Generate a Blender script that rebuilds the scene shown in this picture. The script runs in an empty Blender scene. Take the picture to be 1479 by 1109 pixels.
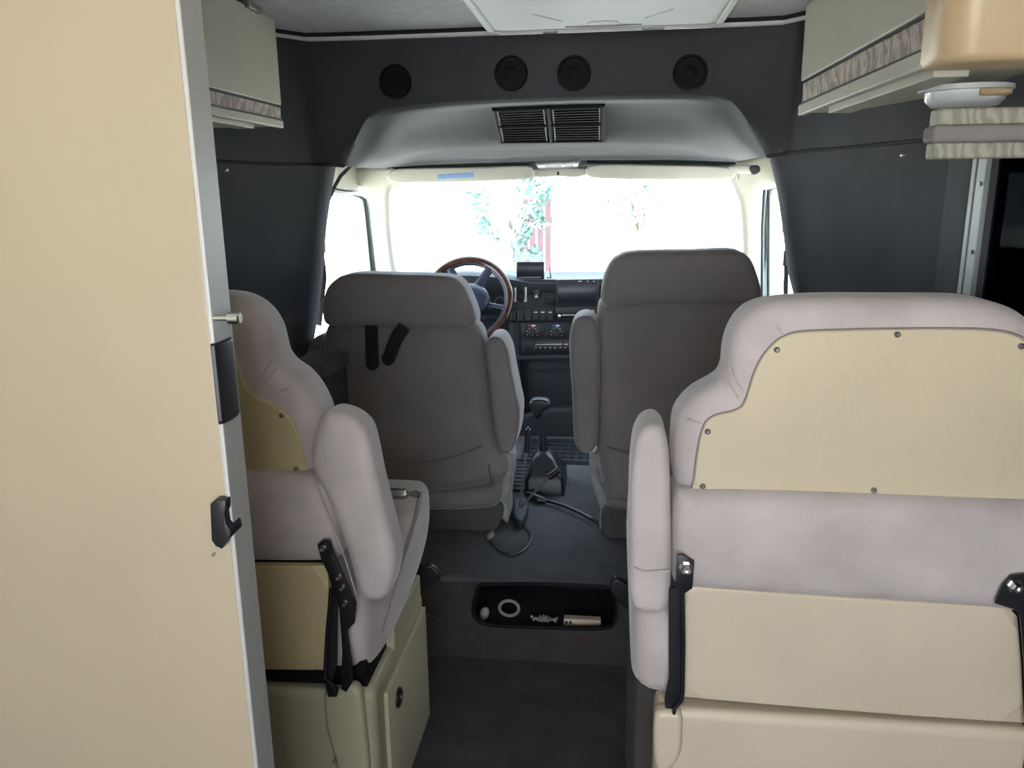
import bpy, bmesh, math, random
import numpy as np
from mathutils.geometry import delaunay_2d_cdt
from mathutils import Vector, Matrix
random.seed(7)
sc = bpy.context.scene
COL = sc.collection
# ------------------------------------------------------------------ camera
FPX = 1150.0
CAM = Vector((0, 0, 1.30))
ROT = Matrix.Rotation(math.radians(6.93), 3, 'Z') @ Matrix.Rotation(math.radians(90-13.72), 3, 'X') @ Matrix.Rotation(math.radians(-.7), 3, 'Z')
cd = bpy.data.cameras.new('camera'); co = bpy.data.objects.new('camera', cd); COL.objects.link(co)
cd.sensor_fit = 'HORIZONTAL'; cd.sensor_width = 36; cd.lens = FPX/1479*36; cd.clip_start = .02
co.matrix_world = Matrix.Translation(CAM) @ ROT.to_4x4()
sc.camera = co
# ------------------------------------------------------------------ light and exposure
sc.view_settings.view_transform = 'Standard'; sc.view_settings.look = 'None'
sc.view_settings.gamma = 1; sc.view_settings.use_curve_mapping = False
sc.view_settings.exposure = 0.0
w = bpy.data.worlds.new('world'); sc.world = w; w.use_nodes = True
bg = w.node_tree.nodes['Background']; bg.inputs[0].default_value = (.66, .82, 1.0, 1); bg.inputs[1].default_value = 9.0
def area(name, loc, target, sx, sy, power, col, portal=False):
    l = bpy.data.lights.new(name, 'AREA'); l.shape = 'RECTANGLE'; l.size = sx; l.size_y = sy
    l.energy = power; l.color = col
    o = bpy.data.objects.new(name, l); COL.objects.link(o); o.location = loc
    o.rotation_euler = (Vector(target)-Vector(loc)).to_track_quat('-Z', 'Y').to_euler()
    if portal: l.cycles.is_portal = True
    return o
area('rear_window_light', (-.12, -1.02, 1.0), (-.05, 2, .6), 1.1, .62, 19, (.96, .94, 1.0))
area('added_ceiling_fill', (.15, -.10, 1.66), (0, 1.1, .50), .50, .45, 4.3, (1.0, .90, .82))  # added fill lamp for the door and near seats; the ceiling has no hatch
area('windscreen_portal', (-.17, 3.42, 1.13), (-.17, 2.0, 1.0), 1.75, .62, 1, (1, 1, 1), True)
area('left_door_portal', (-.99, 2.75, 1.05), (0, 2.72, 1.0), .65, .55, 1, (1, 1, 1), True)
area('right_door_portal', (.65, 2.75, 1.05), (-.3, 2.72, 1.0), .65, .55, 1, (1, 1, 1), True)
sl = bpy.data.lights.new('sun', 'SUN'); sl.energy = 75; sl.angle = math.radians(1); sl.color = (.93, .96, 1)
so = bpy.data.objects.new('sun', sl); COL.objects.link(so); so.rotation_euler = Vector((-.15, .55, -1)).to_track_quat('-Z', 'Y').to_euler()
# ------------------------------------------------------------------ measuring helpers: sight lines met with real planes
def D(px, py): return ROT @ Vector(((px-739.5)/FPX, (554.5-py)/FPX, -1))
def P(px, py, Y): d = D(px, py); return CAM + d*(Y/d.y)
def PX(px, py, X): d = D(px, py); return CAM + d*(X/d.x)
def PZ(px, py, Z): d = D(px, py); return CAM + d*((Z-CAM.z)/d.z)
def crv(pts, n=5, closed=True):
    out = []; N = len(pts)
    V = [Vector(p) for p in pts]
    rng = range(N) if closed else range(N-1)
    for i in rng:
        if closed: a, b, c, d = V[i-1], V[i], V[(i+1) % N], V[(i+2) % N]
        else: a, b, c, d = V[max(i-1, 0)], V[i], V[i+1], V[min(i+2, N-1)]
        for k in range(n):
            t = k/n
            # centripetal-like damped tangents keep corners tame
            l = (c-b).length
            m1 = (c-a); m2 = (d-b)
            m1 = m1.normalized()*l*.85 if m1.length > 0 else m1
            m2 = m2.normalized()*l*.85 if m2.length > 0 else m2
            out.append((2*t**3-3*t**2+1)*b + (t**3-2*t**2+t)*m1 + (-2*t**3+3*t**2)*c + (t**3-t**2)*m2)
    if not closed: out.append(V[-1].copy())
    return out
def O(pts, Y, n=5, smooth=True):
    pts = crv([(x, y, 0) for x, y in pts], n) if smooth else [Vector((x, y, 0)) for x, y in pts]
    return [P(p.x, p.y, Y) for p in pts]
# ------------------------------------------------------------------ mesh builder
class MB:
    def __init__(s): s.v = []; s.f = []
    def add(s, vs, fs):
        b = len(s.v); s.v += [Vector(v) for v in vs]; s.f += [tuple(i+b for i in f) for f in fs]; return s
    def box(s, c, size, R=None):
        c = Vector(c); hx, hy, hz = [a/2 for a in size]; vs = []
        for sx in (-1, 1):
            for sy in (-1, 1):
                for sz in (-1, 1):
                    o = Vector((sx*hx, sy*hy, sz*hz)); vs.append(c + (R @ o if R else o))
        return s.add(vs, [(0, 1, 3, 2), (4, 6, 7, 5), (0, 4, 5, 1), (2, 3, 7, 6), (0, 2, 6, 4), (1, 5, 7, 3)])
    def bx(s, a, b): return s.box([(p+q)/2 for p, q in zip(a, b)], [abs(q-p) for p, q in zip(a, b)])
    def loft(s, rings, closed=True, cap0=False, cap1=False):
        n = len(rings[0]); vs = [v for r in rings for v in r]; fs = []
        for i in range(len(rings)-1):
            for j in range(n if closed else n-1):
                k = (j+1) % n; fs.append((i*n+j, i*n+k, (i+1)*n+k, (i+1)*n+j))
        if cap0: fs.append(tuple(range(n-1, -1, -1)))
        if cap1: fs.append(tuple((len(rings)-1)*n+j for j in range(n)))
        return s.add(vs, fs)
    def cyl(s, p0, p1, r0, r1=None, n=20):
        return s.prof(p0, p1, [(0, r0), (1, r0 if r1 is None else r1)], n)
    def prof(s, p0, p1, pr, n=24):
        p0 = Vector(p0); p1 = Vector(p1); d = p1-p0; q = d.to_track_quat('Z', 'Y')
        a = q @ Vector((1, 0, 0)); b = q @ Vector((0, 1, 0))
        rings = [[p0+d*t + (a*math.cos(2*math.pi*k/n)+b*math.sin(2*math.pi*k/n))*max(r, 1e-5) for k in range(n)] for t, r in pr]
        return s.loft(rings, True, True, True)
    def tube(s, pts, r, n=8, closed=False, flat=1.0, up=None):
        pts = [Vector(p) for p in pts]; N = len(pts); rings = []
        prev = None
        for i, p in enumerate(pts):
            t = (pts[(i+1) % N]-pts[i-1]) if closed else (pts[min(i+1, N-1)]-pts[max(i-1, 0)])
            t.normalize()
            u = Vector(up) if up else (prev if prev is not None else (Vector((0, 0, 1)) if abs(t.z) < .9 else Vector((0, 1, 0))))
            a = (u - t*u.dot(t)).normalized(); b = t.cross(a); prev = a
            rr = r[i] if isinstance(r, (list, tuple)) else r
            rings.append([p + (a*math.cos(2*math.pi*k/n)*flat + b*math.sin(2*math.pi*k/n))*rr for k in range(n)])
        if closed: rings.append(rings[0]); return s.loft(rings)
        return s.loft(rings, True, True, True)
    def pillow(s, out, depth, r=.02, seg=5, puff=0.0, backpuff=0.0):
        """outline (planar world points) given thickness 'depth' (vector) with edges rounded to r"""
        out = [Vector(o) for o in out]; dep = Vector(depth); dn = dep.normalized(); T = dep.length
        if seg >= 3:
            ml = sum((out[i]-out[i-1]).length for i in range(len(out)))/70; o2 = []
            for i, p in enumerate(out):
                q = out[(i+1) % len(out)]; m_ = max(1, math.ceil((q-p).length/ml)); o2 += [p.lerp(q, k/m_) for k in range(m_)]
            out = o2
        N = len(out); c = sum(out, Vector())/N
        area2 = sum(((out[i]-c).cross(out[(i+1) % N]-c)).dot(dn) for i in range(N)); sg = 1 if area2 > 0 else -1
        nor = []
        for i in range(N):
            t = out[(i+1) % N]-out[i-1]; t -= dn*t.dot(dn)
            nor.append((dn.cross(t)).normalized()*sg if t.length > 1e-9 else Vector())
        for _ in range(2): nor = [(nor[i-1]+nor[i]*2+nor[(i+1) % N]).normalized() for i in range(N)]
        A2 = abs(area2)/2; per = sum((out[i]-out[i-1]).length for i in range(N)); hw = 2*A2/per
        r = min(r, T/2, .62*hw)
        rings = []
        OA = np.array([tuple(o) for o in out]); cache = {}
        def flat(ins):
            key = round(ins, 6)
            if key in cache: return cache[key]
            pts = [out[i]+nor[i]*ins for i in range(N)]
            if ins > 1e-5:
                PA = np.array([tuple(q) for q in pts]); seg_a = OA; seg_b = np.roll(OA, -1, 0); ab = seg_b-seg_a
                ap = PA[:, None, :]-seg_a[None]; tt = np.clip((ap*ab[None]).sum(2)/np.maximum((ab*ab).sum(1), 1e-12)[None], 0, 1)
                dist = np.linalg.norm(ap-tt[..., None]*ab[None], axis=2).min(1); ok = dist >= ins*.96
                if ok.sum() > 4 and not ok.all():
                    good = [i for i in range(N) if ok[i]]
                    for i in range(N):
                        if not ok[i]:
                            a_ = i
                            while not ok[a_ % N]: a_ -= 1
                            b_ = i
                            while not ok[b_ % N]: b_ += 1
                            pts[i] = pts[a_ % N].lerp(pts[b_ % N], (i-a_)/(b_-a_))
            cache[key] = pts; return pts
        def ring(ins, dp): return [q+dn*dp for q in flat(ins)]
        base = ring(r, 0)
        ex = max(0, min(r*.9, .5*hw-r))
        for k in range(seg+1):
            a = math.pi/2*k/seg; rings.append(ring(r*(1-math.sin(a)), r*(1-math.cos(a))))
        for k in range(seg, -1, -1):
            a = math.pi/2*k/seg; rings.append(ring(r*(1-math.sin(a)), T-r*(1-math.cos(a))))
        if seg < 3: return s.loft(rings, True, True, True)
        s.loft(rings, True)
        # evenly triangulated, gently crowned caps
        fr = rings[0]; ux = (fr[N//3]-fr[0]); ux = (ux-dn*ux.dot(dn)).normalized(); uy = dn.cross(ux)
        p2 = [Vector(((q-c).dot(ux), (q-c).dot(uy))) for q in fr]
        x0, x1 = min(q.x for q in p2), max(q.x for q in p2); y0, y1 = min(q.y for q in p2), max(q.y for q in p2)
        st = max(max(x1-x0, y1-y0)/26, min(x1-x0, y1-y0)/9, .006)
        B = np.array([tuple(q) for q in p2]); B2 = np.roll(B, -1, 0); BB = B2-B
        gx, gy = np.meshgrid(np.arange(x0+st/2, x1, st), np.arange(y0+st/2, y1, st)); gx[1::2] += st/2
        G = np.stack([gx.ravel(), gy.ravel()], 1)
        def bdist(Q):
            ap = Q[:, None]-B[None]; tt = np.clip((ap*BB[None]).sum(2)/np.maximum((BB*BB).sum(1), 1e-12)[None], 0, 1)
            return np.linalg.norm(ap-tt[..., None]*BB[None], axis=2).min(1)
        cr = ((B[None, :, 1] > G[:, None, 1]) != (B2[None, :, 1] > G[:, None, 1])) & (G[:, None, 0] < BB[None, :, 0]*(G[:, None, 1]-B[None, :, 1])/np.where(np.abs(BB[:, 1]) < 1e-12, 1e-12, BB[:, 1])[None]+B[None, :, 0])
        G = G[(cr.sum(1) % 2 == 1)]
        G = G[bdist(G) > st*.45] if len(G) else G
        vc, _, fc, *_r = delaunay_2d_cdt(p2+[Vector(g) for g in G.tolist()], [], [list(range(N))], 1, 1e-6)
        dd = bdist(np.array([tuple(q) for q in vc])); wd = max(.03, hw*.8)
        up = puff*(1-(1-np.clip(dd/wd, 0, 1))**2)
        base = [c+ux*q.x+uy*q.y for q in vc]; off = (fr[0]-c).dot(dn)
        s.add([q+dn*(off-u) for q, u in zip(base, up)], [tuple(f) for f in fc])
        s.add([q+dn*(off+T) for q in base], [tuple(f) for f in fc])
        return s
    def plate(s, out, depth, bev=.0015): return s.pillow(out, depth, bev, 2)
    def ringplate(s, outer, inner, depth):
        dep = Vector(depth); N = len(outer)
        A = [Vector(v) for v in outer]; B = [Vector(v) for v in inner]
        return s.loft([A, B, [b+dep for b in B], [a+dep for a in A], A])
def rect_around(inner, ax, ay, a0, a1, b0, b1):
    """for each point of inner loop, the point of the rectangle (in axes ax, ay) seen from the loop's centre"""
    N = len(inner); cx = (min(p[ax] for p in inner)+max(p[ax] for p in inner))/2; cy = (min(p[ay] for p in inner)+max(p[ay] for p in inner))/2
    out = []
    for p in inner:
        dx, dy = p[ax]-cx, p[ay]-cy
        t = min([((a1-cx)/dx if dx > 0 else (a0-cx)/dx) if abs(dx) > 1e-9 else 1e9, ((b1-cy)/dy if dy > 0 else (b0-cy)/dy) if abs(dy) > 1e-9 else 1e9])
        q = Vector(p); q[ax] = cx+dx*t; q[ay] = cy+dy*t; out.append(q)
    # snap the loop points nearest to the corners
    for ca in (a0, a1):
        for cb in (b0, b1):
            k = min(range(N), key=lambda i: (out[i][ax]-ca)**2+(out[i][ay]-cb)**2); out[k][ax] = ca; out[k][ay] = cb
    return out
LOC = {}
def obj(name, mb, m, parent=None, smooth=True, bevel=0.0, ang=40, seg=2, loc=None):
    base = LOC.get(parent.name, Vector()) if parent is not None else (Vector(loc) if loc else Vector())
    me = bpy.data.meshes.new(name); me.from_pydata([v-base for v in mb.v], [], mb.f)
    b = bmesh.new(); b.from_mesh(me); bmesh.ops.remove_doubles(b, verts=b.verts, dist=2e-5); bmesh.ops.recalc_face_normals(b, faces=b.faces); b.to_mesh(me); b.free()
    me.materials.append(m)
    if smooth:
        me.shade_smooth(); me.set_sharp_from_angle(angle=math.radians(ang))
    o = bpy.data.objects.new(name, me); COL.objects.link(o)
    if ang >= 50:
        wn = o.modifiers.new('weighted', 'WEIGHTED_NORMAL'); wn.keep_sharp = True; wn.weight = 80
    if bevel:
        bm_ = o.modifiers.new('bevel', 'BEVEL'); bm_.width = bevel; bm_.segments = seg; bm_.limit_method = 'ANGLE'; bm_.harden_normals = False
    if parent is not None: o.parent = parent; LOC[o.name] = base
    else: o.location = base; LOC[o.name] = base
    return o
def thing(name, label, cat, loc=(0, 0, 0), group=None):
    o = bpy.data.objects.new(name, None); COL.objects.link(o); o.location = loc; o.empty_display_size = .05
    LOC[o.name] = Vector(loc); o['label'] = label; o['category'] = cat
    if group: o['group'] = group
    return o
def tag(o, label, cat, group=None):
    o['label'] = label; o['category'] = cat
    if group: o['group'] = group
    return o
def struct(o, label, cat): o['kind'] = 'structure'; o['label'] = label; o['category'] = cat; return o
# ------------------------------------------------------------------ materials
def lin(h):
    h = h.lstrip('#'); r = [int(h[i:i+2], 16)/255 for i in (0, 2, 4)]
    return tuple((c/12.92 if c <= .04045 else ((c+.055)/1.055)**2.4) for c in r)
def mat(name, col, rough=.6, var=.12, scale=6, bump=0.0, bscale=120, metal=0, sheen=0, spec=.5, col2=None, stretch=(1, 1, 1)):
    m = bpy.data.materials.new(name); m.use_nodes = True; nt = m.node_tree; N = nt.nodes; L = nt.links
    b = N['Principled BSDF']; c = lin(col) if isinstance(col, str) else col
    b.inputs['Roughness'].default_value = rough; b.inputs['Metallic'].default_value = metal
    b.inputs['Specular IOR Level'].default_value = spec
    if sheen:
        b.inputs['Sheen Weight'].default_value = sheen; b.inputs['Sheen Roughness'].default_value = .4; b.inputs['Sheen Tint'].default_value = (*[min(1, x*2+.3) for x in c], 1)
    tc = N.new('ShaderNodeTexCoord'); mp = N.new('ShaderNodeMapping'); mp.inputs['Scale'].default_value = stretch
    L.new(tc.outputs['Object'], mp.inputs[0])
    nz = N.new('ShaderNodeTexNoise'); nz.inputs['Scale'].default_value = scale; nz.inputs['Detail'].default_value = 5; L.new(mp.outputs[0], nz.inputs['Vector'])
    rp = N.new('ShaderNodeValToRGB'); rp.color_ramp.elements[0].position = .3; rp.color_ramp.elements[1].position = .7
    c2 = lin(col2) if col2 else tuple(min(1, x*(1+var)) for x in c)
    rp.color_ramp.elements[0].color = (*[x*(1-var) for x in c], 1); rp.color_ramp.elements[1].color = (*c2, 1)
    L.new(nz.outputs[0], rp.inputs[0]); L.new(rp.outputs[0], b.inputs['Base Color'])
    if bump:
        n2 = N.new('ShaderNodeTexNoise'); n2.inputs['Scale'].default_value = bscale; n2.inputs['Detail'].default_value = 3; L.new(mp.outputs[0], n2.inputs['Vector'])
        bp = N.new('ShaderNodeBump'); bp.inputs['Strength'].default_value = bump; bp.inputs['Distance'].default_value = .002
        L.new(n2.outputs[0], bp.inputs['Height']); L.new(bp.outputs[0], b.inputs['Normal'])
    return m
def marbled(name, a, b_, c_):
    m = mat(name, a, .6, 0); nt = m.node_tree; N = nt.nodes; L = nt.links; b = N['Principled BSDF']
    tc = N.new('ShaderNodeTexCoord'); mp = N.new('ShaderNodeMapping'); mp.inputs['Scale'].default_value = (10, 10, 6); mp.inputs['Rotation'].default_value = (.3, .2, .4); L.new(tc.outputs['Object'], mp.inputs[0])
    wv = N.new('ShaderNodeTexWave'); wv.inputs['Scale'].default_value = 2.2; wv.inputs['Distortion'].default_value = 9; wv.inputs['Detail'].default_value = 3; wv.inputs['Detail Scale'].default_value = 1.6
    L.new(mp.outputs[0], wv.inputs['Vector'])
    rp = N.new('ShaderNodeValToRGB'); e = rp.color_ramp.elements; e[0].position = .1; e[0].color = (*lin(b_), 1); e[1].position = .95; e[1].color = (*lin(c_), 1)
    x = e.new(.5); x.color = (*lin(a), 1)
    L.new(wv.outputs[0], rp.inputs[0]); L.new(rp.outputs[0], b.inputs['Base Color']); return m
def glassy(name, tint, gloss=.08):
    m = bpy.data.materials.new(name); m.use_nodes = True; nt = m.node_tree; N = nt.nodes; L = nt.links
    N.remove(N['Principled BSDF']); out = N['Material Output']
    t = N.new('ShaderNodeBsdfTransparent'); t.inputs[0].default_value = (*tint, 1); g = N.new('ShaderNodeBsdfGlossy'); g.inputs['Roughness'].default_value = .03
    mx = N.new('ShaderNodeMixShader'); mx.inputs[0].default_value = gloss; L.new(t.outputs[0], mx.inputs[1]); L.new(g.outputs[0], mx.inputs[2]); L.new(mx.outputs[0], out.inputs[0]); return m
M = dict(
    velour=mat('taupe velour', '#b3a9a3', .9, .13, 9, .35, 260, sheen=.35, spec=.15),
    velour_front=mat('grey taupe velour of the cab seats', '#76706d', .92, .10, 6, .35, 260, sheen=.6, spec=.1),
    welt=mat('taupe piping', '#8b817c', .8, .06, 20),
    headliner=mat('charcoal grey moulded headliner carpet', '#404144', .95, .12, 5, .3, 220, sheen=.45, spec=.08),
    ceiling=mat('grey ceiling fabric', '#cfcfce', .95, .08, 30, .3, 300, spec=.1),
    beige=mat('beige vinyl panel', '#c3b49c', .42, .05, 5, .15, 500, spec=.4),
    leather=mat('beige grained vinyl board', '#c2b496', .5, .04, 5, .5, 90, spec=.4),
    door=mat('cream wardrobe door laminate', '#a0927a', .38, .06, 2.5, .05, 60, spec=.4),
    cabinet=mat('grey green cabinet laminate', '#aca999', .5, .04, 6, .1, 300),
    tan=mat('tan moulded cabinet end', '#b79f7c', .4, .04, 4, .08, 400),
    alu=mat('brushed aluminium', '#b0afaa', .45, .04, 40, metal=.25, stretch=(1, 1, 12)),
    frame_alu=mat('dull grey window frame metal', '#7d807c', .5, .05, 30, metal=.2),
    chrome=mat('chrome', '#d8d8d4', .18, .03, 10, metal=1),
    steel=mat('dull steel', '#9a9a98', .3, .08, 20, metal=.9),
    cone=mat('dull black speaker cloth', '#0a0a0b', .7, .1, 20, spec=.2),
    black=mat('black plastic', '#111215', .42, .1, 20, .08, 300),
    blackm=mat('black painted metal', '#16161a', .42, .15, 25, .15, 60),
    matt=mat('matt black cloth strap', '#0c0c0d', .85, .1, 60, .3, 400),
    rubber=mat('dark rubber mat', '#1a1d22', .7, .1, 30, .2, 200),
    carpet=mat('grey carpet', '#4a4a4c', .98, .16, 18, .8, 420, sheen=.2, spec=.05),
    darkcarpet=mat('brown grey carpet', '#3e3a38', .98, .18, 14, .8, 420, sheen=.15, spec=.05),
    dash=mat('dark blue grey dashboard plastic', '#171a20', .55, .1, 30, .25, 500),
    dashlow=mat('dark grey lower dashboard', '#13161b', .6, .1, 30, .2, 500),
    screen=mat('dark glossy screen', '#161a26', .32, .05, 5),
    white=mat('white print', '#c8ccd0', .6, 0),
    red=mat('red print', '#9a2a2a', .6, 0),
    blue=mat('blue print', '#3c5ab8', .6, 0),
    trimw=mat('ivory cab trim', '#c2beae', .6, .04, 8, .1, 300),
    frame=mat('dark green grey window rubber', '#1d2626', .4, .1, 20),
    visor=mat('ivory sun visor vinyl', '#b9b6a8', .6, .04, 10, .2, 400),
    label=mat('blue visor sticker', '#7f9bc8', .6, .25, 160),
    hatch=mat('off white ceiling console plastic', '#bfc0bb', .4, .05, 8, .1, 300),
    lens=mat('milky lamp lens', '#dfe0e0', .2, .03, 8),
    wood=mat('burl wood rim', '#2e1812', .2, .4, 22, col2='#4a2c22'),
    wheel=mat('blue black leather wheel', '#23283a', .35, .1, 30, .2, 300),
    darkglass=mat('dark curtain behind side glass', '#0a0e16', .8, .2, 14, stretch=(8, 8, 1), spec=.1),
    wire=mat('dark blue grey cable', '#15181e', .4, .1, 20),
    bag=mat('crumpled pale plastic trim', '#8a8a86', .5, .25, 25, .6, 60),
    metal_tool=mat('satin tool steel', '#b4b4ac', .25, .06, 30, metal=1),
    beltblue=mat('blue seat edge strap', '#22308a', .6, .1, 30),
    bark=mat('bark', '#5a554e', .9, .2, 14),
    leafm=mat('green leaves', '#34504a', .7, .3, 3),
    leafp=mat('pale grey green leaves', '#55595f', .7, .15, 3),
    fence=mat('red brown boards', '#2b171d', .8, .15, 8),
    lawn=mat('dry pale ground', '#c4c0b4', .95, .15, 3),
    render=mat('pale house render', '#c8c6c0', .9, .05, 3),
    glass=glassy('clear windscreen glass', (.96, .98, .98), .05),
    sideglass=glassy('side window glass', (.93, .97, .97), .06),
    tinted=glassy('tinted side window glass', (.30, .33, .38), .0015),
    strip=marbled('marbled taupe border', '#94867c', '#7b7068', '#aa9d92'),
    valance=marbled('marbled grey green valance cloth', '#8a8778', '#7e7b6d', '#989584'),
)
# =================================================================== SETTING
ZC = 1.725           # ceiling height
ZS = .25             # cab floor height
YS = 2.0             # step between the coach floor and the cab floor
XL, XR = -1.12, .80  # coach side walls
# ---- floor
mb = MB().bx((XL, -1.1, -.04), (XR, YS, 0))
floor = struct(obj('floor', mb, M['darkcarpet']), 'dark brown grey carpeted aisle floor below the step', 'floor')
hole = [Vector(P(p.x, p.y, YS)) for p in crv([(700, 843, 0), (780, 843, 0), (860, 846, 0), (880, 849, 0), (889, 862, 0), (889, 893, 0), (882, 904, 0), (860, 907, 0), (780, 905, 0), (712, 902, 0), (692, 896, 0), (684, 884, 0), (687, 862, 0), (692, 846, 0)], 5)]
hx0, hx1 = min(p.x for p in hole), max(p.x for p in hole); hz0, hz1 = min(p.z for p in hole), max(p.z for p in hole)
mb = MB(); ro = rect_around(hole, 0, 2, -.95, .60, 0.0, ZS-.001)
mb.ringplate(ro, hole, (0, .012, 0))
obj('step_riser', mb, M['darkcarpet'], floor, ang=30)
mb = MB().bx((-1.0, YS+.012, ZS-.012), (.62, 3.5, ZS))
mb.tube([(-.95, YS+.008, ZS-.008), (.6, YS+.008, ZS-.008)], .011, 8)
obj('cab_floor', mb, M['carpet'], floor)
mb = MB().bx((hx0-.03, YS+.012, hz0-.03), (hx1+.03, YS+.34, hz0-.015)); mb.bx((hx0-.03, YS+.33, hz0-.03), (hx1+.03, YS+.34, ZS-.014))
mb.bx((hx0-.03, YS+.012, hz0-.03), (hx0-.02, YS+.34, ZS-.014)); mb.bx((hx1+.02, YS+.012, hz0-.03), (hx1+.03, YS+.34, ZS-.014))
obj('storage_recess', mb, M['rubber'], floor)
mb = MB(); mb.tube([p+Vector((0, -.002, 0)) for p in hole], .006, 8, closed=True)
obj('recess_rim', mb, M['cone'], floor)
mb = MB(); mb.pillow(O([(600, 893), (637, 896), (634, 920), (613, 962), (602, 962)], 1.97, 3), (0, .025, 0), .006)
obj('carpet_flap', mb, M['darkcarpet'], floor)
# ---- side walls of the coach, ceiling, rear
wl = struct(obj('wall_left', MB().bx((XL-.03, -1.1, 0), (XL, 1.95, ZC)), M['cabinet']), 'coach side wall behind the cream wardrobe door', 'wall')
mb = MB(); zz0, zz1, yy0, yy1 = .75, 1.37, .55, 1.535
XW = P(1385, 330, 1.6).x
XR = XW+.015
inner = [Vector((XR, a, b)) for a, b in ((yy0, zz0), ((yy0+yy1)/2, zz0), (yy1, zz0), (yy1, (zz0+zz1)/2), (yy1, zz1), ((yy0+yy1)/2, zz1), (yy0, zz1), (yy0, (zz0+zz1)/2))]
outer = [Vector((XR, a, b)) for a, b in ((-1.1, 0), ((yy0+yy1)/2, 0), (1.72, 0), (1.72, (zz0+zz1)/2), (1.72, ZC), ((yy0+yy1)/2, ZC), (-1.1, ZC), (-1.1, (zz0+zz1)/2))]
mb.ringplate(outer, inner, (.04, 0, 0))
wr = struct(obj('wall_right', mb, M['headliner'], ang=30), 'dark grey carpeted side wall right of the near seat', 'wall')
ce = struct(obj('ceiling', MB().bx((XL-.05, -1.1, ZC), (XR+.05, 2.5, ZC+.03)), M['ceiling']), 'grey fabric coach ceiling', 'ceiling')
# rear wall with its window opening
mb = MB(); inner = [Vector((a, -1.1, b)) for a, b in ((-.75, .75), (-.1, .75), (.5, .75), (.5, 1.1), (.5, 1.45), (-.1, 1.45), (-.75, 1.45), (-.75, 1.1))]
outer = [Vector((a, -1.1, b)) for a, b in ((XL-.05, 0), (-.1, 0), (XR+.05, 0), (XR+.05, 1.1), (XR+.05, ZC), (-.1, ZC), (XL-.05, ZC), (XL-.05, 1.1))]
mb.ringplate(outer, inner, (0, -.04, 0))
struct(obj('wall_back', mb, M['beige'], ang=30), 'rear wall of the camper behind the camera', 'wall')
# ---- front bulkhead (moulded headliner) : rows of sight-line points on real depths
rim = [(498, 240, 2.38), (512, 205, 2.34), (530, 172, 2.34), (556, 156, 2.34), (650, 146, 2.34), (800, 139, 2.34), (950, 136, 2.34), (1025, 136, 2.34), (1056, 146, 2.34), (1083, 180, 2.34), (1108, 226, 2.38)]
r1 = [(507, 241, 2.43), (524, 210, 2.43), (541, 182, 2.404), (565, 166, 2.365), (652, 154, 2.365), (800, 147, 2.365), (950, 144, 2.365), (1016, 145, 2.365), (1046, 156, 2.404), (1070, 186, 2.43), (1101, 227, 2.43)]
r2 = [(516, 242, 2.51), (540, 220, 2.51), (556, 193, 2.462), (578, 174, 2.42), (654, 161, 2.45), (800, 153, 2.47), (950, 150, 2.45), (1004, 153, 2.42), (1030, 166, 2.462), (1054, 192, 2.51), (1092, 228, 2.51)]
r3 = [(526, 242, 2.64), (552, 232, 2.64), (568, 212, 2.612), (590, 190, 2.57), (655, 180, 2.58), (800, 176, 2.59), (950, 172, 2.58), (995, 178, 2.57), (1018, 194, 2.612), (1044, 206, 2.64), (1082, 230, 2.64)]
r4 = [(540, 243, 2.78), (560, 236, 2.78), (578, 226, 2.76), (598, 217, 2.72), (655, 211, 2.72), (800, 206, 2.72), (950, 205, 2.72), (990, 208, 2.72), (1012, 214, 2.76), (1036, 220, 2.78), (1072, 232, 2.78)]
r5 = [(548, 243, 2.9), (566, 239, 2.9), (584, 232, 2.888), (602, 225, 2.85), (656, 220, 2.83), (800, 215, 2.83), (950, 214, 2.83), (986, 217, 2.85), (1008, 221, 2.888), (1030, 226, 2.9), (1066, 233, 2.9)]
r6 = [(556, 244, 3.05), (572, 242, 3.05), (590, 240, 3.05), (606, 239, 3.05), (658, 237, 3.05), (800, 233, 3.05), (950, 231, 3.05), (984, 231, 3.05), (1004, 232, 3.05), (1026, 233, 3.05), (1062, 235, 3.05)]
def row(r): return [P(q.x, q.y, q.z) for q in crv([Vector(t) for t in r], 4, closed=False)]
rows = [row(r) for r in (rim, r1, r2, r3, r4, r5, r6)]
def dense(rows, k=3):
    cols = list(zip(*rows)); cols = [crv(list(c), k, closed=False) for c in cols]; return [list(r) for r in zip(*cols)]
mb = MB(); mb.loft(dense(rows), closed=False)
# face between the rim and the ceiling
NR = len(rows[0])
def qtop(side):
    e = P(474, 243, 2.36) if side < 0 else P(1118, 228, 2.36)
    xo = XL if side < 0 else XR
    p5 = Vector((e.x+side*.03, 2.33, 0)); fin = Vector((xo, 1.75 if side < 0 else 1.72, 0)); o = [(e.x-side*.10, 2.34), (p5.x, p5.y)]
    for t in (.15, .3, .5, .7, .85, 1): q = p5.lerp(fin, t); o.append((q.x, q.y+.05*math.sin(math.pi*t)))
    return o
YC = sorted(qtop(-1)+qtop(1))
def yface(x):       # the bulkhead runs straight across and turns back along the sides
    if x <= YC[0][0]: return YC[0][1]
    for (a, ya), (b, yb_) in zip(YC, YC[1:]):
        if x <= b: return ya+(yb_-ya)*(x-a)/(b-a)
    return YC[-1][1]
top = []; 
for p in rows[0]:
    top.append(Vector((p.x, yface(p.x)-.02, ZC)))
face = []
for t in (0, .06, .15, .35, .55, .75, .9, 1):
    face.append([Vector((a.x+(b.x-a.x)*t, (a.y if t == 0 else yface(a.x+(b.x-a.x)*t)-.02*t*t), a.z+(b.z-a.z)*t)) for a, b in zip(rows[0], top)])
mb.loft(face, closed=False)
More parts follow.
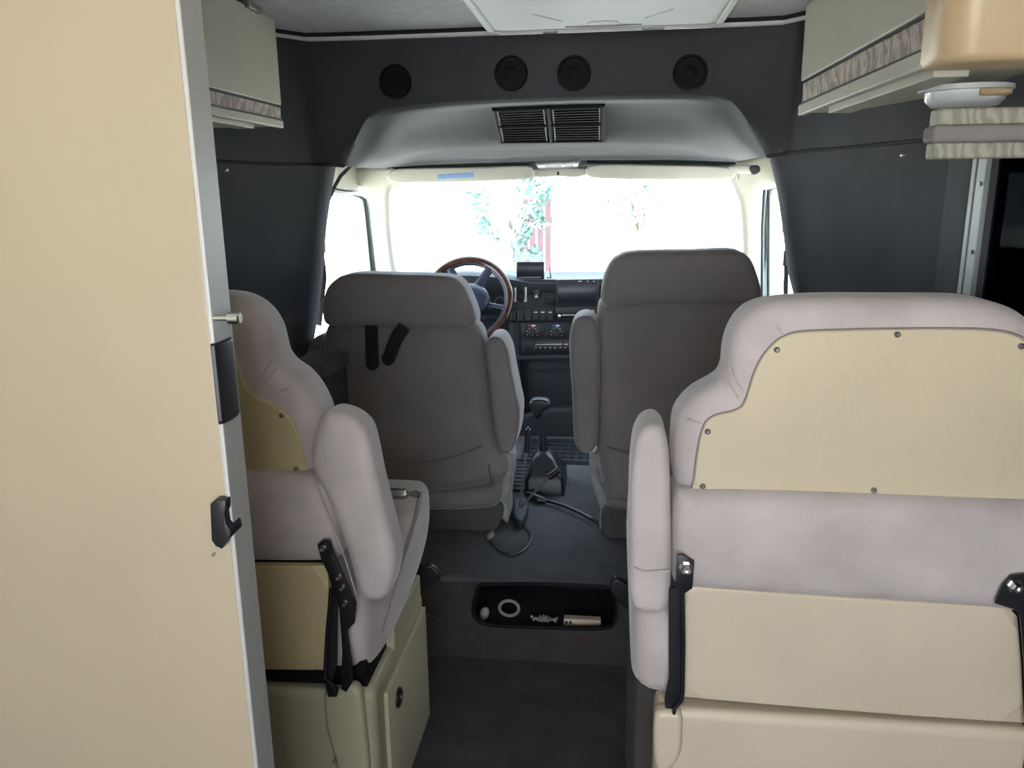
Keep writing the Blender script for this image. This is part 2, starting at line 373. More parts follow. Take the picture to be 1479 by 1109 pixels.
# side wings of the face (left, right) from the seam line up to the ceiling
seamL = [(498, 240), (470, 238), (440, 237), (400, 237), (350, 236), (300, 236), (250, 236)]
seamR = [(1108, 226), (1135, 222), (1165, 218), (1210, 215), (1260, 213), (1320, 210), (1400, 207)]
def ywing(px, py):
    y = 2.3
    for _ in range(12): y = yface(P(px, py, y).x)
    return y
YW = {}
for seam, e in ((seamL, 0), (seamR, NR-1)):
    base = [P(x, y, ywing(x, y)) for x, y in seam]; base[0] = rows[0][e].copy()
    outer_x = XL if e == 0 else XR
    base = [b for b in base if XL+.01 < b.x < XR-.01]
    base.append(Vector((outer_x, yface(outer_x), base[-1].z)))
    base = base[:1]+crv(base[1:], 4, closed=False); base = [base[0]]+[Vector((b.x, yface(b.x), b.z)) for b in base[1:]]
    tp = [Vector((b.x, yface(b.x)-.02, ZC)) for b in base]; tp[0] = top[e].copy()
    fc = [[(Vector((a.x+(b.x-a.x)*t, (a.y if t == 0 else yface(a.x+(b.x-a.x)*t)-.02*t*t), a.z+(b.z-a.z)*t))) for a, b in zip(base, tp)] for t in (0, .06, .15, .35, .55, .75, .9, 1)]
    mb.loft(fc, closed=False); YW[e] = base
wf = struct(obj('wall_front', mb, M['headliner'], ang=75), 'dark grey moulded bulkhead with scooped opening above the windscreen', 'wall')
mb = MB(); mb.tube([Vector((x/20*1.6-1.0, yface(x/20*1.6-1.0)-.035, ZC-.008)) for x in range(0, 21)], .010, 8)
obj('ceiling_trim', mb, M['ceiling'], wf)
mb = MB(); mb.tube([Vector((x/20*1.6-1.0, yface(x/20*1.6-1.0)-.055, ZC-.004)) for x in range(0, 21)], .006, 8)
obj('trim_gap', mb, M['matt'], wf)
# lower quarter panels beside the cab opening
def quarter(side):
    mb = MB(); e = 0 if side < 0 else NR-1
    if side < 0:
        edge = [(474, 243), (468, 280), (461, 330), (456, 400), (447, 470), (438, 530), (425, 650), (410, 800)]
        top_ = [(474, 243), (440, 240), (400, 239), (350, 238), (300, 238)]
    else:
        edge = [(1118, 228), (1128, 270), (1137, 330), (1146, 400), (1156, 440), (1162, 480), (1175, 600), (1190, 800)]
        top_ = [(1118, 228), (1165, 221), (1220, 217), (1280, 214), (1330, 211)]
    E = [P(x, y, 2.36) for x, y in edge]; E = crv(E, 4, closed=False)
    xo = XL if side < 0 else XR+.0
    rws = []
    for p in E:
        r = [Vector((p.x+side*.012*0, p.y+.065, p.z)), Vector((p.x-side*.004, p.y+.03, p.z)), p.copy()]
        r += [Vector((p.x+side*.010, p.y-.018, p.z)), Vector((p.x+side*.03, p.y-.03, p.z))]
        p5 = Vector((p.x+side*.03, p.y-.03, p.z))
        fin = Vector((xo, 1.72 if side > 0 else 1.75, p.z))
        for t in (.15, .3, .5, .7, .85, 1): 
            q = p5.lerp(fin, t); q.y += .05*math.sin(math.pi*t); r.append(q)
        rws.append(r)
    rws.insert(0, [v+Vector((0, .008, .06)) for v in rws[0]])
    mb.loft(rws, closed=False)
    return mb
ql = struct(obj('trim_1', quarter(-1), M['headliner'], ang=80), 'dark grey quarter panel left of the driver seat', 'trim')
qr = struct(obj('trim_2', quarter(1), M['headliner'], ang=80), 'dark grey quarter panel between passenger seat and side window', 'trim')
# welt seam and buttons
mb = MB(); mb.tube(crv([p+Vector((0, -.004, .0)) for p in YW[0]], 3, closed=False), .0045, 6); obj('seam', mb, M['matt'], wf)
mb = MB(); mb.tube(crv([p+Vector((0, -.004, .0)) for p in YW[NR-1]], 3, closed=False), .0045, 6); obj('seam', mb, M['matt'], wf)
# ---- cab shell: floor is built, now side walls with window openings, windscreen
CXL, CXR = -.95, .60
def cabside(X, px_open, side, nm, wn, lab):
    hole = [PX(p.x, p.y, X) for p in crv([(x, y, 0) for x, y in px_open], 4)]
    hole = [Vector((q.x, 2.46+(q.y-2.46)*.12 if q.y < 2.46 else q.y, q.z)) for q in hole]
    ro = rect_around(hole, 1, 2, 2.37, 3.45, ZS-.01, ZC)
    mb = MB(); mb.ringplate(ro, hole, (side*.05, 0, 0))
    w_ = struct(obj(nm, mb, M['trimw'], ang=30), lab, 'door' if 'door' in nm else 'wall')
    fr = MB(); fr.tube([h+Vector((side*.01, 0, 0)) for h in hole], .013, 8, closed=True)
    win = struct(obj(wn, fr, M['frame']), 'side window of the cab ' + ('left of the steering wheel' if side < 0 else 'right of the passenger seat'), 'window')
    fr2 = MB(); fr2.tube([h+Vector((side*.02, 0, 0))+(Vector((0, sum(q.y for q in hole)/len(hole), sum(q.z for q in hole)/len(hole)))-Vector((0, h.y, h.z)))*.045 for h in hole], .006, 8, closed=True)
    obj('window_frame', fr2, M['alu'], win)
    g = MB(); g.add([h+Vector((side*.03, 0, 0)) for h in hole], [tuple(range(len(hole)))]); obj('pane', g, M['sideglass'], win, smooth=False)
    return w_, win
cabside(CXL, [(466, 276), (500, 277), (520, 279), (530, 286), (536, 330), (541, 380), (545, 420), (545, 470), (540, 520), (500, 560), (456, 560), (442, 540), (445, 470), (450, 380), (458, 310)], -1, 'door_1', 'window_1', 'ivory trimmed cab door on the driver side')
cabside(CXR, [(1108, 272), (1116, 268), (1130, 268), (1145, 272), (1165, 330), (1180, 400), (1185, 470), (1160, 500), (1125, 465), (1108, 440), (1103, 400), (1103, 330)], 1, 'door_2', 'window_2', 'ivory trimmed cab door on the passenger side')
# cab roof edge, and the header closing it to the outside
mb = MB(); mb.bx((-1.05, 2.50, ZC), (.70, 3.14, ZC+.03)); mb.bx((-1.05, 3.09, 1.395), (.70, 3.14, ZC))
struct(obj('trim_3', mb, M['trimw']), 'cab roof above the windscreen', 'trim')
# A pillars
mb = MB(); mb.pillow(O([(530, 278), (505, 262), (490, 250), (520, 242), (556, 240), (582, 243), (580, 264), (564, 272), (561, 300), (563, 340), (568, 380), (574, 410), (576, 470), (552, 470), (549, 430), (545, 380), (539, 330)], 3.02, 4), (0, .06, 0), .022)
struct(obj('trim_4', mb, M['trimw']), 'ivory windscreen pillar left of the windscreen', 'trim')
mb = MB(); mb.pillow(O([(1052, 240), (1080, 230), (1104, 222), (1132, 222), (1140, 250), (1132, 268), (1104, 274), (1098, 330), (1098, 400), (1100, 470), (1076, 470), (1074, 400), (1073, 330), (1068, 290), (1058, 264)], 3.02, 4), (0, .06, 0), .022)
struct(obj('trim_5', mb, M['trimw']), 'ivory windscreen pillar right of the windscreen', 'trim')
mb = MB()
for dx in (0, 9): mb.tube([P(1104+dx*.7, 274, 2.95), P(1101+dx, 330, 2.95), P(1101+dx, 440, 2.95)], .006, 8)
struct(obj('trim_6', mb, M['frame']), 'dark rubber seals beside the right windscreen pillar', 'trim')
# windscreen
A = [Vector((-.98, 3.13, 1.42)), Vector((.62, 3.13, 1.42)), Vector((.72, 3.72, .84)), Vector((-1.08, 3.72, .84))]
win = struct(obj('window_3', MB().tube(A, .02, 8, closed=True), M['frame']), 'wide windscreen at the front of the cab', 'window')
g = MB(); g.add(A, [(0, 1, 2, 3)]); obj('pane', g, M['glass'], win, smooth=False)
# nose: closes the cab below the windscreen
mb = MB(); mb.bx((-1.08, 3.48, 0), (.72, 3.74, .84)); mb.bx((-1.0, 3.40, .23), (.62, 3.52, .80))
struct(obj('trim_7', mb, M['dashlow']), 'dark firewall below the windscreen', 'trim')
# ---- right side window frame, dark glass
win = thing('window_4', 'side window with aluminium frame and dark curtain at the right edge', 'window', (XR, 1.0, 1.0)); win['kind'] = 'structure'
mb = MB(); mb.bx((XR-.008, yy1-.0, zz0-.05), (XR+.002, yy1+.035, zz1+.05)); obj('window_frame', mb, M['frame_alu'], win, bevel=.002)
mb = MB(); mb.bx((XR-.006, yy1+.045, zz0-.25), (XR+.002, yy1+.065, zz1+.05)); obj('outer_frame', mb, M['frame_alu'], win, bevel=.003)
mb = MB(); mb.bx((XR-.012, yy0-.03, zz0-.05), (XR+.002, yy1, zz0)); mb.bx((XR-.012, yy0-.03, zz1), (XR+.002, yy1, zz1+.05)); mb.bx((XR-.012, yy0-.03, zz0), (XR+.002, yy0, zz1)); obj('window_frame', mb, M['frame_alu'], win, bevel=.002)
obj('pane', MB().bx((XR+.012, yy0-.02, zz0-.02), (XR+.016, yy1+.02, zz1+.02)), M['tinted'], win)
mb = MB(); n = 60
cur = [Vector((XR+.03+.006*math.sin(k*1.3), yy0-.03+(yy1-yy0+.06)*k/n, zz0-.02)) for k in range(n+1)]
mb.loft([cur, [c+Vector((0, 0, zz1-zz0+.04)) for c in cur]], closed=False); obj('curtain', mb, M['darkglass'], win, ang=80)
for k in range(5):
    s_ = obj('screw', MB().prof((XR-.008, yy1+.012, .82+.12*k), (XR-.012, yy1+.012, .82+.12*k), [(0, .004), (.6, .004), (1, .002)], 10), M['steel'], win)
for (x, y, nm) in ((326, 245, 'l'), (1305, 224, 'r')):
    yy = 1.98 if nm == 'l' else 1.83
    p = P(x, y, yy)
    o = obj('button', MB().prof(p+Vector((0, .004, 0)), p+Vector((0, -.006, 0)), [(0, .006), (.6, .006), (1, .003)], 12), M['steel'], ql if nm == 'l' else qr)

# =================================================================== WARDROBE DOOR (left foreground)
dr = thing('door_3', 'cream wardrobe door with aluminium edge filling the left foreground', 'door', (-.7, .8, 0)); dr['kind'] = 'structure'
xe = -.422
mb = MB(); mb.bx((-1.10, .80, 0), (xe-.002, .835, ZC-.004)); obj('door_panel', mb, M['door'], dr, bevel=.002)
mb = MB(); mb.bx((xe-.002, .797, 0), (xe+.004, .842, ZC-.004)); obj('edge_strip', mb, M['alu'], dr, bevel=.0015)
p = PX(309, 459, xe+.004)
mb = MB(); mb.prof(p, p+Vector((.030, 0, 0)), [(0, .0035), (.55, .0035), (.56, .0065), (.95, .0065), (1, .005)], 20); obj('catch_pin', mb, M['chrome'], dr)
pz1, pz0 = P(316, 495, .8).z, P(316, 610, .8).z; yc = .825
mb = MB(); prof = []
for k in range(17):
    a = math.pi*k/16; prof.append(Vector((xe+.002+.008*math.sin(a)**.5, yc-.022*math.cos(a)-.012, 0)))
rings = []
for t, s in ((0, .8), (.012, .95), (.03, 1), (.95, 1), (.98, .9), (1, .75)):
    z = pz1+(pz0-pz1)*t; rings.append([Vector((xe+(v.x-xe)*s, yc-.006+(v.y-yc+.006)*(s*.3+.7), z)) for v in prof])
mb.loft(rings, True, True, True); obj('grip', mb, M['black'], dr, ang=60)
mb = MB(); mb.plate(O([(303, 728), (309, 723), (325, 723), (326, 735), (324, 742), (326, 756), (332, 766), (333, 775), (327, 782), (320, 793), (311, 789), (305, 780)], .785, 2, smooth=False), (0, .03, 0), .0015); obj('latch', mb, M['black'], dr)
p = P(308, 801, .797)
mb = MB(); mb.prof(p, p+Vector((0, -.002, 0)), [(0, .0022), (1, .0015)], 10); obj('screw', mb, M['chrome'], dr)

# =================================================================== OVERHEAD LOCKERS
def slab(mb, X, poly, th): mb.plate([PX(x, y, X) for x, y in poly], (th, 0, 0), .002)
# left: faces the aisle at x = -.83
X0 = -.83; YA, YB = 1.25, 2.03
t = thing('overhead_locker', 'beige overhead locker with marbled strip at upper left', 'locker', (-.97, 1.65, 1.45), 'overhead lockers along both sides')
z = lambda x, y, X: PX(x, y, X).z
zb = PX(403, 185, X0).z; z1 = PX(402, 169, X0).z; z2 = PX(402, 143.7, X0).z
zb, z1, z2 = 1.457, 1.477, 1.508
obj('carcass', MB().bx((XL, YA, zb+.004), (X0-.006, YB-.006, ZC-.004)), M['cabinet'], t, bevel=.003)
obj('locker_door', MB().bx((X0-.006, YA, z2+.004), (X0+.008, YB, ZC-.012)), M['cabinet'], t, bevel=.003)
obj('border_strip', MB().bx((X0-.006, YA, z1+.003), (X0+.005, YB-.002, z2)), M['strip'], t, bevel=.001)
obj('rail', MB().bx((X0-.006, YA, zb), (X0+.010, YB, z1)), M['cabinet'], t, bevel=.003)
mb = MB().bx((X0-.002, YA, z2-.001), (X0+.009, YB-.002, z2+.0025)); mb.bx((X0-.002, YA, z1+.000), (X0+.009, YB-.002, z1+.003)); obj('bead', mb, M['frame'], t)
obj('light_rail', MB().bx((X0-.05, YA, zb-.010), (X0-.006, YB-.14, zb+.002)), M['cabinet'], t, bevel=.002)
obj('hinge', MB().bx((X0+.0, 1.86, ZC-.02), (X0+.02, 1.93, ZC-.006)), M['steel'], t, bevel=.002)
# right: faces the aisle at x = .46
X1 = .465; YA, YB = 1.31, 2.11
t = thing('overhead_locker', 'grey overhead locker with marbled strip and rounded tan end at upper right', 'locker', (.6, 1.7, 1.45), 'overhead lockers along both sides')
zb = PX(1160, 167, X1).z; z1 = zb+.026; z2 = zb+.074
obj('carcass', MB().bx((X1+.006, YA, zb+.006), (XR+.02, YB-.004, ZC-.004)), M['cabinet'], t, bevel=.003)
obj('locker_door', MB().bx((X1-.010, YA, z2+.005), (X1+.006, YB, ZC-.012)), M['cabinet'], t, bevel=.003)
obj('border_strip', MB().bx((X1-.004, YA, z1+.004), (X1+.006, YB-.002, z2)), M['strip'], t, bevel=.001)
obj('rail', MB().bx((X1-.012, YA+.012, zb), (X1+.006, YB, z1)), M['cabinet'], t, bevel=.003)
mb = MB().bx((X1-.007, YA, z2+.000), (X1+.002, YB-.002, z2+.005)); mb.bx((X1-.007, YA, z1+.000), (X1+.002, YB-.002, z1+.004)); obj('bead', mb, M['frame'], t)
obj('light_rail', MB().bx((X1+.01, YA+.01, zb-.012), (X1+.06, YB-.20, zb+.004)), M['cabinet'], t, bevel=.002)
# rounded tan end piece facing the camera
ex = [Vector((X1-.014, YA+.002, 0))]
for k in range(9):
    a = math.pi/2*k/8; ex.append(Vector((X1+.030-.044*math.cos(a), YA-.035-.055*math.sin(a), 0)))
ex += [Vector((XR+.02, YA-.09, 0)), Vector((XR+.02, YA+.002, 0))]
zt = ZC-.004; ze = zb-.004
rings = []
for (zz_, s) in ((ze, .012), (ze+.003, .005), (ze+.012, 0), (zt, 0)):
    rings.append([Vector((min(v.x+(s if v.x < XR-.05 else 0), XR+.02), v.y+(s if v.y < YA-.03 else 0), zz_)) for v in ex])
mb = MB(); mb.loft(rings, True, True, True); obj('end_panel', mb, M['tan'], t, ang=45)
# lamp under it
lp0 = P(1395, 134, 1.36); 
t = thing('dome_lamp', 'clear domed lamp under the tan locker end at upper right', 'lamp', (lp0.x, lp0.y, zb))
mb = MB(); n = 40
def ell(cx, cy, rx, ry, z): return [Vector((cx+rx*math.cos(2*math.pi*k/n), cy+ry*math.sin(2*math.pi*k/n), z)) for k in range(n)]
cx, cy = P(1393, 145, 1.50).x, 1.50; zb_k = zb; zb = zb-.003
mb.loft([ell(cx, cy, .074, .062, zb-.004), ell(cx, cy, .074, .062, zb-.012), ell(cx, cy, .066, .055, zb-.013)], True, True, True); obj('lamp_base', mb, M['hatch'], t)
mb = MB(); mb.loft([ell(cx, cy, .064, .053, zb-.012), ell(cx, cy, .062, .051, zb-.026), ell(cx, cy, .052, .042, zb-.036), ell(cx, cy, .03, .025, zb-.041)], True, True, True); obj('lamp_lens', mb, M['lens'], t, ang=70)
mb = MB().bx((cx+.0, cy-.06, zb-.024), (cx+.05, cy-.045, zb-.012)); obj('lamp_switch', mb, M['tan'], t, bevel=.004)
zb = zb_k
# window valance
t = thing('window_valance', 'grey green marbled valance with grey band above the side window', 'valance', (.62, 1.1, 1.38))
xv0, yv = P(1334, 190, 1.30).x, 1.30
zt_, za, zb_, zc_ = P(1334, 160, yv).z, P(1334, 184, yv).z, P(1334, 209, yv).z, P(1334, 231, yv).z
xn = XR+.035
mb = MB(); 
mb.bx((xv0+.004, yv-.035, za-.002), (xn, yv-.005, zt_)); mb.bx((xv0+.004, .55, za-.002), (xv0+.03, yv-.03, zt_+.012)) if False else None
obj('upper_cloth', mb, M['valance'], t, bevel=.004)
mb = MB(); mb.bx((xv0-.004, yv-.05, zb_), (xn, yv-.005, za)); obj('band', mb, mat('grey valance band', '#77736d', .8, .06, 20), t, bevel=.007, seg=3)
mb = MB(); mb.bx((xv0+.002, yv-.038, zc_), (xn, yv-.008, zb_+.002)); obj('lower_cloth', mb, M['valance'], t, bevel=.004)

# =================================================================== CEILING CONSOLE
t = thing('ceiling_console', 'off white ceiling console panel at the top centre', 'console', (-.02, 1.7, ZC))
q = [PZ(705, 48, 1.655), PZ(1042, 38, 1.655)]
x0, x1, y1_ = q[0].x, q[1].x, (q[0].y+q[1].y)/2
def rr(x0, x1, y0, y1, r, z, n=5):
    o = []
    for cx, cy, a0 in ((x1-r, y1-r, 0), (x0+r, y1-r, 90), (x0+r, y0+r, 180), (x1-r, y0+r, 270)):
        for k in range(n+1): a = math.radians(a0+90*k/n); o.append(Vector((cx+r*math.cos(a), cy+r*math.sin(a), z)))
    return o
yb = 1.25
mb = MB(); mb.loft([rr(x0-.03, x1+.03, yb, y1_+.03, .03, ZC+.0), rr(x0-.008, x1+.008, yb, y1_+.008, .025, 1.665), rr(x0, x1, yb, y1_, .02, 1.657), rr(x0+.012, x1-.012, yb+.01, y1_-.012, .012, 1.656), rr(x0+.016, x1-.016, yb+.014, y1_-.016, .01, 1.662)], True, False, True)
obj('console_frame', mb, M['alu'], t, ang=35)
mb = MB(); mb.loft([rr(x0+.018, x1-.018, yb+.02, y1_-.022, .01, 1.665), rr(x0+.018, x1-.018, yb+.02, y1_-.022, .01, 1.658), rr(x0+.03, x1-.03, yb+.03, y1_-.032, .01, 1.655)], True, False, True)
obj('console_cover', mb, M['hatch'], t, ang=35)
cxm = (x0+x1)/2
mb = MB(); mb.loft([ell(cxm, y1_-.085, .035, .008, 1.656), ell(cxm, y1_-.085, .032, .006, 1.650)], True, True, True); obj('badge_oval', mb, M['lens'], t)
mb = MB(); mb.tube([Vector((cxm-.085+.17*k/12, y1_-.052-.008*math.sin(math.pi*k/12), 1.6545)) for k in range(13)], .0018, 6); mb.tube([Vector((cxm-.085+.17*k/12, y1_-.052+.004*math.sin(math.pi*k/12), 1.6545)) for k in range(13)], .0015, 6); obj('grip_recess', mb, M['steel'], t)
for a, b in ((.03, .16), (.20, .44), (.50, .63)):
    L_ = x1-x0; s_ = L_/.66
    obj('clip', MB().bx((x0+a*L_/.66, y1_-.012, 1.650), (x0+b*L_/.66, y1_-.004, 1.657)), M['steel'], t, bevel=.001)
for sx in (-1, 1):
    mb = MB(); mb.tube([Vector((cxm+sx*.09, y1_-.12, 1.6545)), Vector((cxm+sx*.145, y1_-.20, 1.6545))], .0016, 6)
    obj('moulded_rib', mb, M['lens'], t)

# =================================================================== SPEAKERS, VENT
def speaker(px, py):
    p = P(px, py, 2.3); y = yface(p.x)-.004; p = P(px, py, y)
    return p
sp = [(571, 118), (738, 106), (829, 106), (997, 105)]
lab = ['round black speaker, leftmost of four on the dark bulkhead', 'round black speaker, left one of the close middle pair on the bulkhead', 'round black speaker, right one of the close middle pair on the bulkhead', 'round black speaker, rightmost of four on the dark bulkhead']
p0 = speaker(*sp[0])
t0 = thing('round_speaker', lab[0], 'speaker', p0, 'round speakers on the bulkhead')
R_ = .047
mb = MB(); mb.prof(p0+Vector((0, .02, 0)), p0+Vector((0, -.010, 0)), [(0, R_), (.6, R_), (.9, R_*.98), (1, R_*.93), (1, R_*.85), (.75, R_*.82), (.75, 0.001)], 40); obj('speaker_ring', mb, M['cone'], t0, ang=35)
mb = MB()
for k in range(-4, 5):
    h = R_*.80*math.cos(math.asin(min(.98, abs(k)/5)))
    mb.box(p0+Vector((0, -.004, k*R_*.80/5)), (2*h, .004, .0035))
obj('speaker_grille', mb, M['cone'], t0)
mb = MB(); mb.prof(p0+Vector((0, .002, 0)), p0+Vector((0, -.010, 0)), [(0, .018), (.7, .018), (1, .010)], 24); obj('speaker_cap', mb, M['cone'], t0)
for (px, py), lb in zip(sp[1:], lab[1:]):
    r = t0.copy(); COL.objects.link(r); r.location = speaker(px, py); r['label'] = lb
    for ch in list(t0.children):
        c = ch.copy(); COL.objects.link(c); c.parent = r
# vent 2x2
Yv = 2.585
vp = [P(712, 158, 2.445), P(873, 152, 2.445), P(872, 204, 2.675), P(722, 206, 2.675)]
t = thing('air_vent', 'black four section air vent in the bulkhead above the mirror', 'vent', sum(vp, Vector())/4)
def vq(u, v, d=0):
    p = (vp[0]*(1-u)+vp[1]*u)*(1-v)+(vp[3]*(1-u)+vp[2]*u)*v; return p+Vector((0, d, 0))
mb = MB(); mb.plate([vq(0, 0), vq(1, 0), vq(1, 1), vq(0, 1)], (0, .045, 0), .001); obj('vent_back', mb, M['black'], t)
mb = MB()
for v in (0.02, .49, .98): mb.tube([vq(0, v, -.006), vq(1, v, -.006)], .005, 6)
for u in (0.01, .5, .99): mb.tube([vq(u, 0, -.006), vq(u, 1, -.006)], .006, 6)
obj('vent_frame', mb, M['cone'], t)
for iu in range(2):
    for iv in range(2):
        u0, u1 = .03+iu*.5, .47+iu*.5; v0, v1 = .05+iv*.48, .46+iv*.5
        mb = MB(); mb.tube([vq(u0+.01, v0, -.008), vq(u0+.01, v1, -.008)], .003, 6); mb.tube([vq(u1-.01, v0, -.008), vq(u1-.01, v1, -.008)], .003, 6)
        for k in range(6):
            v = v0+(v1-v0)*(k+.5)/6; a, b = vq(u0, v, -.004), vq(u1, v, -.004)
            mb.add([a+Vector((0, -.006, -.001)), b+Vector((0, -.006, -.001)), b+Vector((0, .008, .004)), a+Vector((0, .008, .004)), a+Vector((0, -.006, .001)), b+Vector((0, -.006, .001)), b+Vector((0, .008, .006)), a+Vector((0, .008, .006))], [(0, 1, 2, 3), (4, 7, 6, 5), (0, 4, 5, 1), (2, 6, 7, 3), (0, 3, 7, 4), (1, 5, 6, 2)])
        obj('louvre_section', mb, M['blackm'], t)

# =================================================================== VISORS, MIRROR BASE, HANDLE
Yz = 2.96
t = thing('sun_visor', 'ivory sun visor with small blue sticker above the steering wheel', 'visor', P(660, 240, Yz), 'sun visors above the windscreen')
mb = MB(); mb.pillow(O([(559, 254), (565, 246), (580, 243), (700, 241), (760, 239), (768, 242), (772, 250), (770, 257), (740, 260), (620, 264), (575, 265), (562, 262)], Yz, 4), (0, .02, 0), .008); obj('visor_pad', mb, M['visor'], t)
obj('sticker', MB().plate(O([(632, 252), (684, 249), (684, 256), (632, 259)], Yz-.001, smooth=False), (0, .002, 0), .0003), M['label'], t)
mb = MB(); mb.tube([P(560, 243, Yz+.02), P(765, 238, Yz+.02)], .004, 8); obj('visor_rod', mb, M['frame'], t)
t = thing('sun_visor', 'plain ivory sun visor above the passenger side of the windscreen', 'visor', P(950, 240, Yz), 'sun visors above the windscreen')
mb = MB(); mb.pillow(O([(846, 245), (850, 240), (870, 237), (950, 238), (1050, 241), (1062, 246), (1061, 256), (1045, 259), (950, 259), (860, 257), (848, 253)], Yz, 4), (0, .02, 0), .008); obj('visor_pad', mb, M['visor'], t)
mb = MB(); mb.tube([P(848, 235, Yz+.03), P(1062, 238, Yz+.03)], .009, 8); obj('visor_rod', mb, M['frame'], t)
mb = MB(); mb.plate(O([(520, 242), (800, 230), (1095, 226), (1095, 240), (1066, 246), (800, 248), (550, 256)], 3.045, smooth=False), (0, .02, 0), .001); obj('header_channel', mb, M['frame'], wf)
t = thing('map_lamp', 'small chrome map lamp between the two sun visors', 'lamp', P(808, 238, 2.93))
mb = MB(); mb.plate(O([(772, 233), (838, 231), (834, 242), (778, 244)], 2.93, smooth=False), (0, .03, 0), .002); obj('lamp_housing', mb, M['steel'], t)
mb = MB(); mb.plate(O([(787, 236), (812, 235), (812, 241), (787, 242)], 2.928, smooth=False), (0, .01, 0), .001); mb.plate(O([(816, 235), (829, 234), (828, 240), (816, 241)], 2.928, smooth=False), (0, .01, 0), .001); obj('lamp_lens', mb, M['lens'], t)
mb = MB(); mb.pillow(O([(765, 247), (780, 244), (845, 243), (850, 250), (830, 256), (806, 254), (780, 256), (768, 254)], 2.98, 3), (0, .02, 0), .005); obj('lamp_shell', mb, M['visor'], t)
mb = MB(); mb.tube([P(806, 248, 2.96), P(806, 254, 2.96)], .004, 8); obj('lamp_knob', mb, M['black'], t)
t = thing('assist_handle', 'ivory swivel handle at the top of the right windscreen pillar', 'handle', P(1075, 244, 2.9))
mb = MB(); mb.pillow(O([(1054, 242), (1062, 238), (1078, 237), (1092, 240), (1094, 246), (1082, 251), (1064, 249)], 2.88, 3), (0, .05, 0), .012); obj('handle_body', mb, M['visor'], t)
mb = MB(); mb.pillow(O([(1083, 241), (1096, 239), (1098, 248), (1088, 252)], 2.875, 3), (0, .03, 0), .004); obj('handle_hinge', mb, M['black'], t)
mb = MB(); mb.prof(P(1066, 252, 2.88), P(1066, 259, 2.88), [(0, .004), (1, .004)], 10); obj('handle_stud', mb, M['steel'], t)

# =================================================================== DASHBOARD
YD = 3.34
t = dash = thing('dashboard', 'dark blue grey dashboard with vents, switches and heater knobs', 'dashboard', (-.2, 3.4, ZS))
# top pad: loft across x of a profile in (y,z)
zt = P(800, 405, YD).z
prof = [(3.60, zt+.012), (3.52, zt+.004), (3.42, zt+.003), (3.36, zt), (3.335, zt-.012), (3.335, zt-.05), (3.36, zt-.10)]
rings = []
for k in range(13):
    x = -.99+1.6*k/12; hump = .035*math.exp(-((x+.60)/.20)**4)
    rings.append([Vector((x, y-(hump*.6 if i > 1 else 0), z+(hump*(1 if 1 < i < 5 else .2)))) for i, (y, z) in enumerate(prof)])
mb = MB(); mb.loft(rings, closed=False); obj('dash_top', mb, M['dash'], dash, ang=60)
def DP(poly, Y, th=.02, bev=.002, smooth=False): return MB().plate(O(poly, Y, 3, smooth=smooth), (0, th, 0), bev)
obj('centre_stack', DP([(735, 404), (875, 403), (875, 467), (735, 467)], YD, .10, .004), M['dash'], dash)
obj('heater_stack', DP([(748, 466), (875, 464), (878, 516), (746, 516)], YD-.01, .10, .004), M['dash'], dash)
obj('lower_console', DP([(744, 514), (880, 512), (884, 598), (738, 598)], YD+.02, .10, .01), M['dashlow'], dash)
obj('console_ledge', DP([(742, 514), (882, 512), (884, 519), (742, 521)], YD-.03, .09, .004), M['dash'], dash)
obj('shelf_line', DP([(748, 533), (826, 533), (826, 536), (748, 536)], YD+.012, .02, .001), M['dash'], dash)
obj('glove_box', DP([(876, 430), (1080, 430), (1080, 560), (880, 560)], YD+.01, .10, .01), M['dashlow'], dash)
obj('knee_panel', DP([(560, 455), (742, 455), (744, 600), (550, 600)], YD+.05, .05, .01), M['dashlow'], dash)
obj('console_side', DP([(735, 466), (750, 466), (752, 620), (742, 640)], YD-.02, .10, .006), M['dashlow'], dash)
# centre vents: chrome bars, vent slats
for x in (744, 759):
    mb = MB(); mb.plate(O([(x-2, 415), (x+2, 415), (x+2, 436), (x-2, 436)], YD-.014, smooth=False), (0, .012, 0), .001); obj('chrome_bar', mb, M['chrome'], dash)
obj('slot', DP([(747, 419), (756, 419), (756, 434), (747, 434)], YD-.004, .01, .001), M['black'], dash)
obj('hazard_switch', DP([(770, 419), (779, 419), (779, 432), (770, 432)], YD-.012, .012, .002), M['blackm'], dash)
obj('hazard_mark', DP([(774.5, 425), (777.5, 430), (771.5, 430)], YD-.013, .001, .0002), M['white'], dash)
mb = DP([(784, 420), (802, 420), (802, 441), (784, 441)], YD-.003, .01, .001); o = obj('vent_opening', mb, M['black'], dash)
mb = MB()
for k in range(3): mb.plate(O([(788, 425+5*k), (801, 425+5*k), (801, 427+5*k), (788, 427+5*k)], YD-.008, smooth=False), (0, .01, 0), .0005)
mb.plate(O([(785, 423), (787.5, 423), (787.5, 430), (785, 430)], YD-.01, smooth=False), (0, .01, 0), .0005)
obj('vent_slats', mb, M['dashlow'], o)
obj('switch_panel', DP([(736, 446), (800, 446), (800, 464), (736, 464)], YD-.004, .01, .001), M['black'], dash)
for k, x in enumerate((741, 752, 763, 774, 784, 795)):
    o = obj('rocker_switch', DP([(x-4.2, 448), (x+4.2, 448), (x+4.2, 463), (x-4.2, 463)], YD-.012, .01, .0015), M['blackm'], dash)
    if k > 2: obj('switch_mark', DP([(x-2.4, 450.2), (x+2.4, 450.2), (x+2.4, 451.6), (x-2.4, 451.6)], YD-.0128, .001, .0002), M['white'], o)
